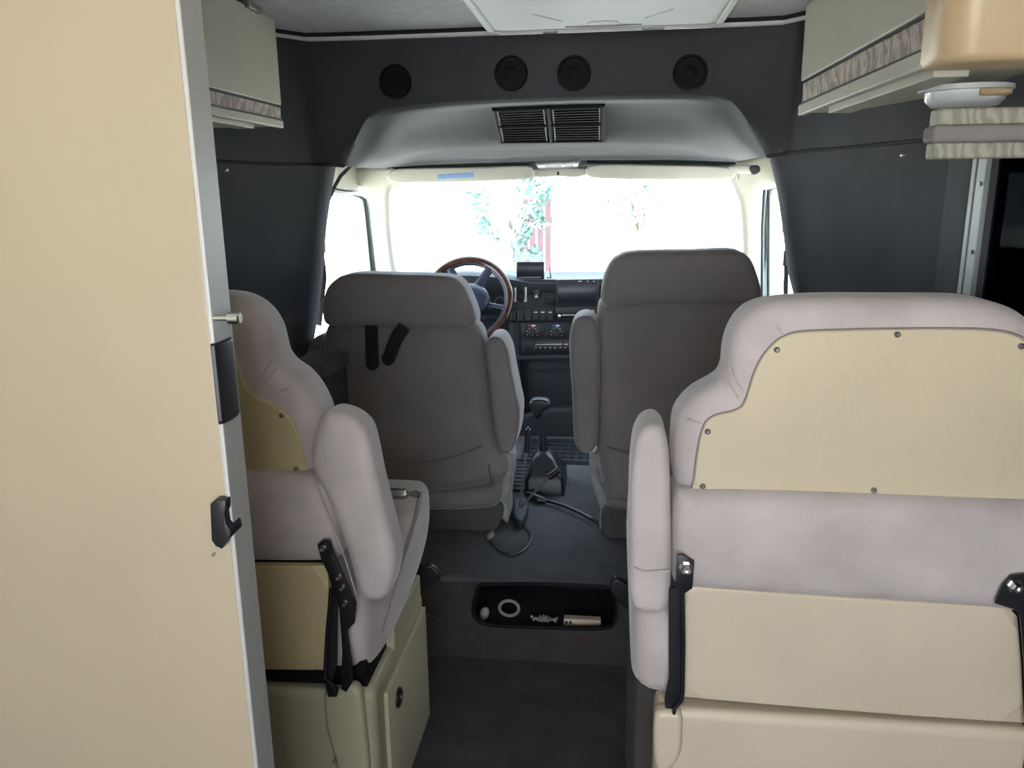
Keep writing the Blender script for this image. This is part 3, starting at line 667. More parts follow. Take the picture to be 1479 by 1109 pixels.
for cx, m_ in ((769, 'red'), (804, 'blue')):
    o = obj('heater_panel', DP([(cx-16, 468), (cx+16, 468), (cx+16, 489), (cx-16, 489)], YD-.014, .01, .0015), M['black'], dash)
    c = P(cx, 481, YD-.014); mb = MB(); mb.prof(c, c+Vector((0, -.018, 0)), [(0, .017), (.2, .017), (.3, .013), (1, .012)], 24); mb.box(c+Vector((0, -.018, .004)), (.004, .006, .014)); kn = obj('heater_knob', mb, M['blackm'], o)
    mb = MB()
    for k in range(7):
        a = math.radians(-20+k*36); q = c+Vector((math.cos(a)*.023, -.001, math.sin(a)*.023)); mb.box(q, (.0035, .001, .0035))
    obj('dial_marks', mb, M['white'], o)
    obj('dial_colour_mark', DP([(cx-6, 469), (cx-2, 469), (cx-2, 471.5), (cx-6, 471.5)], YD-.0148, .001, .0002), M[m_], o)
    obj('dial_print', DP([(cx-1, 469), (cx+4, 469), (cx+4, 471.5), (cx-1, 471.5)], YD-.0148, .001, .0002), M['white'], o)
o = obj('slider_panel', DP([(752, 492), (824, 491), (824, 511), (752, 512)], YD-.014, .01, .0015), M['black'], dash)
c = P(758, 501, YD-.015); mb = MB(); mb.prof(c, c+Vector((0, -.014, 0)), [(0, .012), (1, .010)], 20); obj('fan_knob', mb, M['blackm'], o)
mb = MB(); mb.plate(O([(770, 497), (820, 496.5), (820, 498.5), (770, 499)], YD-.0148, smooth=False), (0, .001, 0), .0002)
for x in (772, 779, 786, 793, 800, 808, 815): mb.plate(O([(x, 501), (x+3, 501), (x+3, 503), (x, 503)], YD-.0148, smooth=False), (0, .001, 0), .0002)
obj('slider_marks', mb, M['steel'], o)
for x in (770, 812):
    mb = MB(); mb.plate(O([(x, 494), (x+2.5, 494), (x+2.5, 507), (x, 507)], YD-.024, smooth=False), (0, .012, 0), .0005)
    obj('slider_lever', mb, M['blackm'], o)
# instrument binnacle
obj('binnacle', DP([(600, 400), (640, 396), (700, 396), (734, 404), (735, 462), (600, 465)], YD-.005, .08, .01), M['dash'], dash)
o = obj('instrument_panel', DP([(615, 410), (730, 410), (730, 455), (615, 455)], YD-.012, .02, .004), M['black'], dash)
for cx, cy, r in ((665, 432, .046), (698, 438, .042), (722, 436, .026)):
    c = P(cx, cy, YD-.013); mb = MB(); mb.prof(c, c+Vector((0, -.006, 0)), [(0, r), (1, r), (1, r*.93), (.3, r*.9), (.3, .001)], 32); g_ = obj('gauge', mb, M['dashlow'], o, ang=30)
    mb = MB()
    for k in range(11):
        a = math.radians(-40+26*k); mb.box(c+Vector((math.cos(a)*r*.78, -.005, math.sin(a)*r*.78)), (.003, .001, .003))
    obj('dial_marks', mb, M['white'], g_)
# car radio with raised screen
o = obj('screen_body', DP([(802, 404), (865, 403), (865, 441), (803, 442)], YD-.045, .014, .002), M['black'], dash); t_ = o
obj('display', DP([(806, 409), (861, 408), (861, 437), (806, 438)], YD-.0465, .003, .0005), M['screen'], t_)
mb = MB()
for x in (835, 848, 857): mb.plate(O([(x, 405.6), (x+(5 if x == 835 else 1.5), 405.6), (x+(5 if x == 835 else 1.5), 406.8), (x, 406.8)], YD-.0465, smooth=False), (0, .001, 0), .0002)
obj('top_print', mb, M['white'], t_)['kind'] = 'stuff'
o = obj('radio_face', DP([(802, 443), (866, 442), (866, 458), (802, 459)], YD-.03, .05, .002), M['black'], dash)
mb = MB()
for x in (841, 846, 851, 856): mb.plate(O([(x, 448), (x+2.5, 448), (x+2.5, 449.2), (x, 449.2)], YD-.0305, smooth=False), (0, .001, 0), .0002)
obj('face_print', mb, M['white'], o)['kind'] = 'stuff'
obj('disc_slot', DP([(812, 454.5), (862, 454), (862, 455.5), (812, 456)], YD-.0315, .002, .0002), M['steel'], o)
c = P(808, 456, YD-.03); mb = MB(); mb.prof(c, c+Vector((0, -.014, 0)), [(0, .007), (.8, .007), (1, .004)], 16); obj('volume_knob', mb, M['chrome'], o)
# small monitor on stand
t = thing('rear_view_monitor', 'small black monitor on a stand on top of the dashboard', 'monitor', P(767, 404, YD+.03))
obj('monitor_body', DP([(746, 378), (786, 378), (786, 404), (746, 404)], YD+.02, .015, .003), M['black'], t)
obj('display', DP([(748.5, 380.5), (783.5, 380.5), (783.5, 398), (748.5, 398)], YD+.0185, .003, .0005), M['screen'], t)
obj('button_strip', DP([(750, 400), (782, 400), (782, 401), (750, 401)], YD+.0188, .002, .0003), M['steel'], t)
c = P(767, 402, YD+.03)+Vector((0, 0, .008)); mb = MB(); mb.box(c+Vector((0, .0, .000)), (.03, .012, .016)); mb.box(c+Vector((0, .01, -.008)), (.06, .05, .006)); obj('stand', mb, M['black'], t, bevel=.002)
mb = MB(); a = P(796, 404, YD+.06); mb.tube([a, a+Vector((-.004, 0, .03)), a+Vector((-.006, 0, .062))], [.0035, .002, .0012], 8); mb.box(a+Vector((-.012, 0, .006)), (.012, .01, .012))
tag(obj('short_antenna', mb, M['black'], loc=a), 'short black stub antenna beside the small dashboard monitor', 'antenna')

# =================================================================== STEERING WHEEL
cw = P(676, 433, 3.16); Rw = (P(738, 433, 3.16).x-cw.x)-.006
TR_ = Matrix.Rotation(math.radians(-24), 3, 'X')
t = thing('steering_wheel', 'burl wood rimmed steering wheel beyond the driver seat', 'steering wheel', cw)
def wp(a, r, d=0): return cw + TR_ @ Vector((r*math.cos(a), d, r*math.sin(a)))
mb = MB(); upn = TR_ @ Vector((0, 1, 0))
mb.tube([wp(2*math.pi*k/72, Rw) for k in range(72)], .0165, 14, closed=True, up=upn); obj('wood_rim', mb, M['wood'], t)
mb = MB(); mb.tube([wp(2*math.pi*k/72, Rw-.010, .004) for k in range(72)], .0125, 12, closed=True, up=upn); obj('inner_grip', mb, M['wheel'], t)
mb = MB(); n = 28
def hub(s, d): return [wp(2*math.pi*k/n, s*(.078+.010*math.cos(4*math.pi*k/n)), d) for k in range(n)]
mb.loft([hub(.9, .05), hub(1, .03), hub(1, -.005), hub(.92, -.018), hub(.6, -.026), hub(.2, -.03)], True, True, True); obj('hub', mb, M['wheel'], t, ang=60)
for a in (58, 122, -12, 192):
    ar = math.radians(a); mb = MB(); thick = .019 if a in (58, 122) else .011
    mb.tube([wp(ar, .05, .01), wp(ar, .09, .008), wp(ar, .12, .004), wp(ar, Rw, 0)], [thick*1.3, thick, thick*.9, thick], 10, flat=.6, up=upn); obj('spoke', mb, M['wheel'], t)
mb = MB(); mb.cyl(wp(0, 0, .03), wp(0, 0, .16), .030, .030, 20); obj('column', mb, M['dashlow'], t)

# =================================================================== CAB SEATS
def padded(name, px, Y, th, r, m, parent, n=5, puff=.0, dd=None, seg=5):
    mb = MB(); mb.pillow(O(px, Y, n), dd or (0, th, 0), r, seg, puff); return obj(name, mb, m, parent, ang=80)
def piping(px, Y, r, m, parent, closed=False, n=5, name='piping'):
    pts = [P(q.x, q.y, Y) for q in crv([(x, y, 0) for x, y in px], n, closed)]
    mb = MB(); mb.tube(pts, r, 6, closed=closed); return obj(name, mb, m, parent)
VF = M['velour_front']
t = thing('driver_seat', 'grey velour driver seat with two black straps, behind the steering wheel', 'seat', (P(590, 700, 2.4).x, 2.5, ZS), 'cab seats')
bk = padded('backrest', [(470, 470), (463, 500), (464, 540), (470, 580), (480, 630), (496, 690), (504, 712), (530, 718), (600, 717), (680, 708), (726, 696), (734, 680), (722, 655), (712, 610), (706, 560), (700, 510), (690, 475), (660, 460), (580, 455), (500, 458)], 2.27, .14, .045, VF, t, puff=.012)
piping([(505, 648), (540, 664), (600, 669), (650, 662), (698, 645)], 2.258, .004, VF, bk, name='seam')
hr = padded('headrest', [(462, 450), (463, 436), (470, 415), (486, 401), (500, 397), (520, 396), (580, 398), (640, 400), (658, 405), (670, 418), (680, 440), (686, 460), (684, 472), (670, 478), (600, 477), (530, 475), (480, 474), (466, 468)], 2.235, .13, .03, VF, t, puff=.004)
piping([(478, 420), (500, 412), (580, 412), (650, 416)], 2.2345, .0022, VF, hr, name='seam')
ar = padded('armrest', [(700, 505), (703, 492), (713, 487), (724, 491), (733, 508), (738, 535), (745, 570), (750, 595), (748, 625), (742, 648), (733, 657), (722, 655), (716, 635), (711, 600), (706, 550)], 2.24, .16, .018, VF, t)
padded('armrest', [(436, 528), (440, 505), (450, 490), (464, 484), (476, 492), (478, 560), (476, 640), (455, 650), (440, 600)], 2.36, .12, .03, VF, t)
padded('seat_cushion', [(505, 690), (600, 694), (715, 684), (722, 700), (716, 725), (520, 728), (508, 712)], 2.33, .46, .03, VF, t)
padded('lower_back', [(508, 706), (600, 712), (700, 705), (722, 698), (724, 720), (715, 734), (640, 740), (540, 738), (512, 728)], 2.285, .10, .03, VF, t)
padded('skirt', [(522, 730), (620, 738), (722, 728), (718, 766), (700, 768), (660, 766), (600, 770), (530, 768)], 2.31, .42, .008, mat('dark skirt cloth', '#4c4846', .95, .1, 10, .3, 200), t)
mb = MB(); mb.pillow(O([(719, 700), (730, 690), (742, 688), (748, 660), (736, 655), (746, 640), (737, 700), (735, 740), (732, 756), (722, 745), (720, 720)], 2.34, 3), (0, .10, 0), .008); 
mb = MB(); mb.pillow(O([(718, 662), (738, 656), (737, 700), (734, 730), (733, 756), (724, 748), (719, 720)], 2.33, 3), (0, .12, 0), .008); obj('side_trim', mb, M['bag'], t)
mb = MB(); mb.tube([P(706, 672, 2.26), P(712, 700, 2.26)], .005, 8); obj('recline_lever', mb, M['steel'], t)
for pts in ([(536, 470), (537, 495), (538, 526)], [(584, 472), (573, 488), (561, 519)]):
    s = obj('hanging_strap', MB().tube([P(x, y, 2.228) for x, y in crv([(a, b, 0) for a, b in pts], 4, False) for x, y in [(x, y)]] if False else [P(q.x, q.y, 2.226) for q in crv([(a, b, 0) for a, b in pts], 4, False)], .0195, 12, flat=.2, up=(0, 1, 0)), M['matt'], t)
    q = P(pts[-1][0], pts[-1][1]-1, 2.226); mb = MB(); mb.prof(q+Vector((0, .004, 0)), q+Vector((0, -.004, 0)), [(0, .0195), (1, .0195)], 20); obj('strap_tip', mb, M['matt'], s)
t = thing('passenger_seat', 'tall dark grey velour passenger seat in front of the near right seat', 'seat', (P(985, 700, 2.4).x, 2.5, ZS), 'cab seats')
bk = padded('backrest', [(868, 436), (862, 455), (861, 500), (861, 560), (861, 620), (862, 660), (868, 695), (876, 722), (900, 730), (980, 733), (1080, 725), (1104, 690), (1112, 620), (1113, 540), (1108, 470), (1100, 438), (1050, 425), (980, 423), (910, 426)], 2.27, .14, .04, VF, t, puff=.012)
piping([(874, 646), (900, 654), (950, 660), (1020, 664)], 2.258, .004, VF, bk, name='seam')
hr = padded('headrest', [(868, 436), (869, 415), (875, 393), (886, 376), (902, 367), (930, 364), (1000, 363), (1055, 361), (1072, 364), (1085, 374), (1094, 392), (1101, 415), (1102, 430), (1092, 436), (1040, 438), (960, 441), (895, 446), (875, 446)], 2.235, .13, .03, VF, t, puff=.004)
padded('armrest', [(822, 495), (824, 475), (830, 463), (842, 457), (856, 460), (864, 475), (866, 540), (865, 600), (863, 640), (856, 654), (843, 656), (831, 645), (828, 620), (826, 570), (823, 530)], 2.24, .16, .022, VF, t, puff=.003)
padded('seat_cushion', [(866, 690), (980, 694), (1100, 690), (1102, 725), (980, 730), (872, 728)], 2.33, .46, .03, VF, t)
padded('lower_back', [(866, 690), (980, 705), (1090, 700), (1095, 735), (980, 742), (880, 738), (872, 720)], 2.285, .08, .03, VF, t)
padded('skirt', [(875, 734), (980, 738), (1095, 732), (1093, 778), (980, 780), (878, 779)], 2.30, .42, .008, bpy.data.materials['dark skirt cloth'], t)
mb = MB(); mb.pillow(O([(851, 655), (862, 655), (868, 690), (876, 730), (874, 762), (866, 765), (868, 740), (856, 700)], 2.33, 3), (0, .08, 0), .006); obj('side_trim', mb, M['bag'], t)

# =================================================================== REAR SEATS
V = M['velour']
def screw(px, py, Y, parent, r=.0045):
    c = P(px, py, Y); mb = MB(); mb.prof(c+Vector((0, .001, 0)), c+Vector((0, -.005, 0)), [(0, r), (.5, r), (.85, r*.75), (1, r*.45), (1, r*.3), (.8, r*.25), (.8, .0001)], 14); obj('screw', mb, M['steel'], parent, ang=30)
# ---- right seat
t = thing('coach_seat', 'taupe rear facing-forward seat with wide beige back board on the right', 'seat', (.40, 1.4, 0), 'rear coach seats')
t['label'] = 'taupe seat with wide beige back board, nearest on the right'
out_ = [(986, 714), (976, 700), (972, 672), (973, 635), (977, 608), (990, 588), (1008, 572), (1030, 560), (1044, 550), (1050, 535), (1052, 512), (1058, 488), (1070, 466), (1086, 450), (1108, 440), (1140, 435), (1200, 432), (1300, 432), (1400, 433), (1440, 438), (1475, 449), (1500, 466), (1516, 492), (1524, 530), (1530, 556), (1548, 575), (1575, 592), (1592, 620), (1596, 670), (1590, 720), (1560, 738), (1400, 728), (1200, 718), (1060, 714)]
bk = padded('backrest', out_, 1.20, .115, .036, V, t, n=4)
pn = [(1003, 709), (1004, 690), (1008, 655), (1014, 625), (1022, 608), (1036, 600), (1058, 595), (1072, 588), (1080, 572), (1088, 545), (1098, 522), (1112, 503), (1128, 489), (1150, 481), (1200, 478), (1300, 476), (1400, 476), (1450, 480), (1478, 490), (1498, 508), (1508, 540), (1514, 575), (1530, 596), (1556, 608), (1568, 630), (1572, 680), (1570, 729), (1500, 726), (1300, 718), (1150, 713), (1050, 710)]
bd = MB(); bd.pillow(O(pn, 1.193, 3), (0, .012, 0), .003, 3); bd = obj('back_board', bd, M['leather'], t, ang=60)
piping([(x, y) for x, y in pn], 1.199, .0035, M['welt'], bk, closed=True, n=3)
for x, y in ((1296, 483), (1122, 505), (1475, 500), (1022, 623), (1015, 702), (1262, 708), (1510, 716)): screw(x, y, 1.192, bd)
# creases at the waist
for pts in ([(1046, 548), (1056, 560), (1066, 575)], [(1053, 530), (1062, 550), (1074, 565)], [(1122, 470), (1128, 480), (1132, 486)], [(992, 606), (1002, 609), (1012, 612)]): piping(pts, 1.199, .0014, V, bk, name='crease')
padded('lower_back', [(988, 716), (978, 722), (973, 745), (971, 790), (972, 840), (978, 856), (1000, 862), (1100, 869), (1300, 882), (1480, 896), (1590, 900), (1600, 850), (1598, 770), (1590, 736), (1560, 732), (1400, 726), (1200, 718), (1060, 714)], 1.165, .15, .04, V, t, n=4, puff=.008)
mb = MB(); mb.pillow([P(x, y, 1.175) for x, y in ((988, 847), (1200, 862), (1440, 877), (1460, 881), (1471, 892), (1477, 960), (1481, 1046), (1300, 1034), (1100, 1018), (986, 1008), (987, 930))], (0, .02, 0), .004, 3); obj('lower_board', mb, M['beige'], t, ang=50)
mb = MB(); mb.bx((P(988, 900, 1.2).x, 1.20, .42), (.70, 1.24, .62)); obj('inner_frame', mb, M['black'], t)
# cushion: rounded slab reaching forward from the backrest, seen at its aisle side
def slab_seat(name, x0, x1, y0, y1, z0, z1, rise, m, parent, r=.045):
    sec = crv([Vector((y0, z0+.03, 0)), Vector((y0+.03, z0, 0)), Vector(((y0+y1)/2, z0+rise*.4, 0)), Vector((y1-.05, z0+rise, 0)), Vector((y1, z0+rise+.05, 0)), Vector((y1-.01, z1+rise-.02, 0)), Vector((y1-.06, z1+rise, 0)), Vector(((y0+y1)/2, z1+rise*.6, 0)), Vector((y0+.05, z1, 0)), Vector((y0, z1-.03, 0))], 5)
    o_ = [Vector((x0, v.x, v.y)) for v in sec]
    mb = MB(); mb.pillow(o_, (x1-x0, 0, 0), r, 5, puff=.004); return obj(name, mb, m, parent, ang=80)
sr = P(913, 930, 1.2).x
slab_seat('seat_cushion', sr, .66, 1.19, 1.68, P(930, 1003, 1.2).z, P(930, 862, 1.2).z, .05, V, t)
ar = padded('armrest', [(909, 760), (911, 690), (916, 645), (925, 625), (938, 616), (952, 617), (962, 630), (967, 660), (969, 720), (970, 800), (969, 850), (965, 878), (955, 888), (930, 888), (915, 880), (909, 850)], 1.16, .11, .016, V, t, n=4)
piping([(916, 820), (930, 826), (950, 824), (968, 824)], 1.157, .0013, V, ar, name='seam')
# hinge brackets
def bracket(parent, plates, bolts, Y, th=.006):
    mb = MB()
    for pl, yy in plates: mb.plate(O(pl, yy, 3, smooth=False), (0, th, 0), .0012)
    o = obj('hinge_bracket', mb, M['blackm'], parent)
    for x, y, r in bolts:
        c = P(x, y, Y-.0); mb = MB(); mb.prof(c+Vector((0, .004, 0)), c+Vector((0, -.012, 0)), [(0, r*1.35), (.35, r*1.35), (.36, r), (.9, r), (1, r*.8), (1, r*.5), (.8, r*.45), (.8, .0001)], 6 if r > .006 else 14); obj('bolt', mb, M['chrome'] if r > .006 else M['steel'], o, ang=25)
    return o
bracket(t, [([(978, 802), (986, 801), (1003, 811), (1000, 850), (985, 860), (976, 850)], 1.158), ([(966, 850), (986, 848), (988, 1000), (986, 1012), (975, 1020), (974, 1037), (962, 1037), (960, 1010), (966, 980)], 1.166)], [(991, 819, .0085)], 1.158)
mb = MB(); mb.tube([P(986, 850, 1.16), P(987, 930, 1.16), P(986, 1000, 1.16), P(984, 1012, 1.16), P(974, 1022, 1.16), P(973, 1036, 1.16)], .0035, 8); obj('bracket_flange', mb, M['blackm'], t)
bracket(t, [([(1438, 872), (1450, 845), (1462, 832), (1500, 828), (1506, 900), (1500, 1060), (1484, 1060), (1480, 960), (1474, 890), (1464, 880)], 1.150)], [(1465, 846, .0085)], 1.150)
# base
zt = P(1200, 1020, 1.2).z
rings = []
xb0 = P(946, 1060, 1.16).x
for zz_, ins in ((.0, 0), (zt-.02, 0), (zt-.006, .004), (zt, .014)):
    rg = rr(xb0+ins, .685, 1.165+ins, 1.66, .03, zz_); rings.append(rg)
mb = MB(); mb.loft(rings, True, True, True); bs = obj('base', mb, M['beige'], t, ang=50)
mb = MB(); mb.pillow([P(q.x, q.y, 1.155) for q in crv([(945, 1040, 0), (950, 1030, 0), (972, 1030, 0), (985, 1034, 0), (986, 1060, 0), (984, 1090, 0), (970, 1112, 0), (950, 1114, 0), (944, 1080, 0)], 4)], (0, .03, 0), .010); obj('corner_cap', mb, M['beige'], bs, ang=70)
mb = MB(); mb.bx((xb0-.03, 1.22, 0), (xb0+.01, 1.66, zt+.02)); obj('base_side', mb, M['darkcarpet'], bs, bevel=.006)

# ---- left seat
YL = 1.32
t = thing('coach_seat', 'taupe seat partly hidden behind the cream wardrobe door', 'seat', (-.70, 1.55, 0), 'rear coach seats')
out_ = [(455, 700), (461, 670), (463, 640), (462, 612), (455, 590), (442, 566), (425, 546), (405, 532), (394, 518), (389, 500), (383, 478), (370, 456), (352, 440), (330, 430), (300, 426), (220, 426), (100, 428), (40, 450), (20, 500), (10, 550), (-30, 590), (-50, 640), (-50, 700), (200, 696)]
bk = padded('backrest', out_, YL, .115, .036, V, t, n=4)
pn = [(440, 688), (438, 660), (432, 635), (424, 612), (412, 597), (396, 585), (376, 578), (360, 566), (350, 548), (341, 520), (330, 500), (315, 484), (290, 474), (200, 472), (110, 474), (70, 500), (60, 560), (20, 600), (-10, 640), (-20, 690), (200, 688)]
bd = MB(); bd.pillow(O(pn, YL-.007, 3), (0, .012, 0), .003, 3); bd = obj('back_board', bd, mat('olive beige grained vinyl board', '#b3a47c', .5, .04, 5, .5, 90, spec=.4), t, ang=60)
piping(pn, YL-.001, .0035, M['leather'], bk, closed=True, n=3)
for x, y in ((407, 600), (428, 677)): screw(x, y, YL-.008, bd, .0045)
for pts in ([(394, 520), (380, 540), (366, 560)], [(400, 530), (386, 548), (370, 566)], [(418, 560), (404, 566), (398, 572)]): piping(pts, YL-.001, .0014, V, bk, name='crease')
padded('lower_back', [(456, 692), (470, 715), (480, 750), (486, 790), (484, 812), (470, 818), (350, 818), (200, 816), (-40, 814), (-60, 750), (-40, 694), (200, 690)], YL-.045, .15, .035, V, t, n=4, puff=.006)
mb = MB(); mb.pillow([P(x, y, YL-.045) for x, y in ((472, 818), (474, 860), (473, 930), (472, 969), (300, 967), (-40, 960), (-40, 816), (200, 817))], (0, .02, 0), .004, 3); obj('lower_board', mb, bpy.data.materials['olive beige grained vinyl board'], t, ang=50)
mb = MB(); mb.bx((-1.05, YL-.02, .38), (P(470, 900, YL).x, YL+.04, .62)); obj('inner_frame', mb, M['black'], t)
# cushion, the aisle side narrows towards its front
mb = MB()
cush = [(1.32, .405, .560), (1.34, .385, .580), (1.42, .395, .594), (1.55, .425, .606), (1.68, .465, .618), (1.78, .505, .618), (1.83, .545, .600)]
rings = []
for i, (y, zlo, zhi) in enumerate(cush):
    xs = [-.452, -.440, -.425, -.415, -.410, -.418, -.440][i]; rg = []
    for k in range(10):
        a = -math.pi/2+math.pi*k/9; r = min(.035, (zhi-zlo)/2)
        cz = zlo+r if k < 5 else zhi-r
        rg.append(Vector((xs-r*.9+r*.9*math.cos(a), y, cz+r*math.sin(a))))
    rg += [Vector((-1.0, y, zhi)), Vector((-1.0, y, zlo))]; rings.append(rg)
mb.loft([ [v.lerp(sum(rings[0], Vector())/12, .25)+Vector((0, -.012, 0)) for v in rings[0]] ]+rings+[[v.lerp(sum(rings[-1], Vector())/12, .35)+Vector((0, .015, 0)) for v in rings[-1]]], True, True, True)
cu = obj('seat_cushion', mb, V, t, ang=85)
cu_m = cu.modifiers.new('sub', 'SUBSURF'); cu_m.levels = 2; cu_m.render_levels = 2
from mathutils.bvhtree import BVHTree
tr = BVHTree.FromPolygons([v.co+LOC[cu.name] for v in cu.data.vertices], [tuple(p.vertices) for p in cu.data.polygons])
hits = []
for q in crv([(607, 712, 0), (600, 745, 0), (586, 790, 0), (571, 835, 0), (557, 880, 0), (548, 912, 0)], 5, False):
    h = tr.ray_cast(CAM, D(q.x, q.y).normalized())
    if h[0] is not None: hits.append(h[0]+h[1]*(.001 if h[1].dot(D(q.x, q.y)) < 0 else -.001))
if len(hits) > 3: mb = MB(); mb.tube(hits, .005, 8); obj('piping', mb, M['welt'], cu)
# armrest, tipped forward
ap = [(445, 662), (449, 636), (458, 612), (468, 599), (482, 597), (505, 605), (524, 622), (533, 650), (541, 690), (552, 735), (562, 775), (569, 805), (568, 832), (560, 860), (548, 872), (530, 872), (516, 862), (508, 835), (498, 800), (482, 755), (462, 710), (448, 685)]
ar = padded('armrest', ap, YL-.045, .085, .024, V, t, n=4)
piping([(452, 680), (470, 668), (466, 640), (470, 606)], YL-.047, .0012, V, ar, name='seam')
piping([(455, 695), (474, 745), (496, 800), (514, 858)], YL-.046, .0012, V, ar, name='seam')
mb = MB(); mb.tube([P(549, 722, YL+.01), P(556, 752, YL+.01), P(565, 785, YL+.01)], .003, 6); obj('blue_edge', mb, M['beltblue'], ar)
br = bracket(t, [([(458, 787), (466, 780), (476, 781), (482, 800), (500, 840), (514, 872), (512, 900), (500, 912), (490, 880), (474, 830), (463, 806)], YL-.055),
            ([(475, 850), (487, 850), (486, 960), (480, 988), (488, 996), (486, 1007), (474, 1007), (470, 990), (467, 975), (470, 920)], YL-.05),
            ([(490, 880), (498, 890), (508, 960), (509, 985), (500, 1000), (492, 995), (494, 940)], YL-.045)], [(467, 791, .004), (490, 832, .0035), (495, 847, .0035), (499, 870, .0035)], YL-.056)
mb = MB(); mb.tube([P(478, 852, YL-.055), P(472, 920, YL-.055), P(469, 978, YL-.055), P(482, 990, YL-.055), P(484, 1004, YL-.055)], .0035, 8); obj('bracket_flange', mb, M['blackm'], t)
# base cabinet, aisle face at x = -.425
xa = -.433; zt = P(430, 985, YL).z
mb = MB(); mb.loft([rr(-1.05, xa, YL-.025, 1.73, .03, 0), rr(-1.05, xa, YL-.025, 1.73, .03, zt-.02), rr(-1.05, xa-.004, YL-.021, 1.726, .03, zt-.005), rr(-1.05, xa-.014, YL-.011, 1.716, .03, zt)], True, True, True)
ob_ = mat('olive grey base laminate', '#a8a187', .45, .05, 5, .15, 500, spec=.4)
bs = obj('base', mb, ob_, t, ang=50)
mb = MB(); mb.bx((xa-.04, YL+.14, zt-.01), (xa, 1.70, zt+.045)); obj('base_rail', mb, ob_, bs, bevel=.004)
mb = MB(); mb.bx((xa-.09, YL+.0, zt-.012), (xa-.018, YL+.139, zt+.055)); obj('cavity_shade_block', mb, M['cone'], bs)  # solid black block stands in for the shade in the hollow under the cushion
mb = MB(); mb.pillow(O([(466, 1012), (470, 1002), (486, 1000), (490, 994), (508, 992), (518, 998), (523, 1020), (527, 1060), (528, 1140), (490, 1150), (484, 1110), (476, 1080), (469, 1050)], YL-.040, 3), (0, .03, 0), .012); obj('corner_cap', mb, ob_, bs, ang=70)
screw(484, 1099, YL-.047, bs, .004)
dq = [Vector((xa, 1.36, .03)), Vector((xa, 1.70, .03)), Vector((xa, 1.70, .325)), Vector((xa, 1.36, .325))]
mb = MB(); mb.plate(dq, (.010, 0, 0), .003); dd_ = obj('cabinet_door', mb, ob_, bs)
c = PX(575, 1007, xa+.010); mb = MB(); mb.prof(c, c+Vector((.006, 0, 0)), [(0, .021), (.6, .021), (1, .018), (1, .013), (.3, .012), (.3, .001)], 28); obj('round_latch', mb, M['black'], dd_, ang=30)
# =================================================================== TOOL ON THE CUSHION
a, b = PZ(549, 712, .628), PZ(606, 714, .630)
t = thing('socket_extension', 'steel socket extension bar lying on the left seat cushion', 'tool', (a+b)/2)
d = (b-a)
mb = MB(); mb.prof(a, a+d*.68, [(0, .0115), (.04, .0125), (.96, .0125), (1, .011)], 6); obj('socket', mb, M['metal_tool'], t, ang=30)
mb = MB(); mb.prof(a+d*.68, b, [(0, .006), (.45, .006), (.5, .008), (.6, .0085), (.9, .0085), (1, .005)], 16); obj('drive_end', mb, M['metal_tool'], t, ang=40)
# =================================================================== SEAT BELT BUCKLES, BELTS
t = thing('belt_buckle', 'black belt buckle beside the left seat cushion', 'seat belt buckle', P(610, 850, 1.86), 'seat belt buckles at the aisle')
mb = MB(); mb.pillow(O([(586, 866), (596, 835), (612, 818), (622, 817), (636, 830), (634, 838), (612, 852), (592, 862)], 1.80, 3), (0, .018, 0), .005); obj('buckle_body', mb, M['black'], t)
mb = MB(); mb.tube([P(612, 818, 1.805), P(600, 830, 1.8), P(585, 850, 1.8), P(570, 870, 1.8)], .016, 8, flat=.2, up=(0, 1, 0)); obj('strap', mb, M['matt'], t)
t = thing('belt_buckle', 'black belt buckle left of the near right armrest', 'seat belt buckle', P(900, 860, 1.5), 'seat belt buckles at the aisle')
mb = MB(); mb.pillow(O([(880, 848), (888, 836), (896, 838), (912, 850), (918, 870), (912, 882), (900, 876), (888, 864)], 1.5, 3), (0, .02, 0), .005); obj('buckle_body', mb, M['black'], t)
mb = MB(); mb.tube([P(905, 862, 1.51), P(925, 885, 1.51)], .014, 8, flat=.25, up=(0, 1, 0)); obj('strap', mb, M['matt'], t)
def belt(label, pts, Y, grp, rr_=.017):
    t = thing('seat_belt', label, 'seat belt', P(pts[0][0], pts[0][1], Y), grp)
    mb = MB(); pp = [P(q.x, q.y, Y) for q in crv([(x, y, 0) for x, y in pts], 5, False)]
    mb.tube(pp, rr_, 8, flat=.15, up=(0, 1, 0)); obj('webbing', mb, M['matt'], t)
    return t
t = belt('dark seat belt hanging in the left door window beside the driver headrest', [(462, 336), (464, 370), (467, 400), (464, 430), (460, 470)], 2.52, 'cab seat belts', .011)
q = P(463, 355, 2.515); obj('belt_guide', MB().box(q, (.03, .02, .045)), M['black'], t, bevel=.004)
q = P(461, 434, 2.515); obj('belt_tongue', MB().box(q, (.035, .012, .014)), M['black'], t, bevel=.003)
mb = MB(); mb.tube([P(x, y, 2.54) for x, y in ((508, 238), (492, 254), (484, 268), (474, 290), (467, 320), (463, 345), (459, 400), (453, 470))], .006, 8); obj('door_seal', mb, M['frame'], t)
t = belt('dark seat belt hanging in the right door window beside the passenger headrest', [(1136, 326), (1137, 350), (1136, 380), (1135, 410), (1135, 432)], 2.52, 'cab seat belts', .007)
q = P(1138, 373, 2.515); obj('belt_guide', MB().box(q, (.028, .02, .05)), M['black'], t, bevel=.006)
q = P(1135, 331, 2.515); obj('belt_anchor', MB().box(q, (.02, .02, .02)), M['black'], t, bevel=.005)
q = P(1134, 431, 2.515); obj('belt_stop', MB().box(q, (.03, .02, .012)), M['black'], t, bevel=.003)
mb = MB(); mb.tube([P(x, y, 2.60) for x, y in ((1146, 380), (1150, 420), (1154, 450))], .007, 8); obj('door_seal', mb, M['frame'], t)
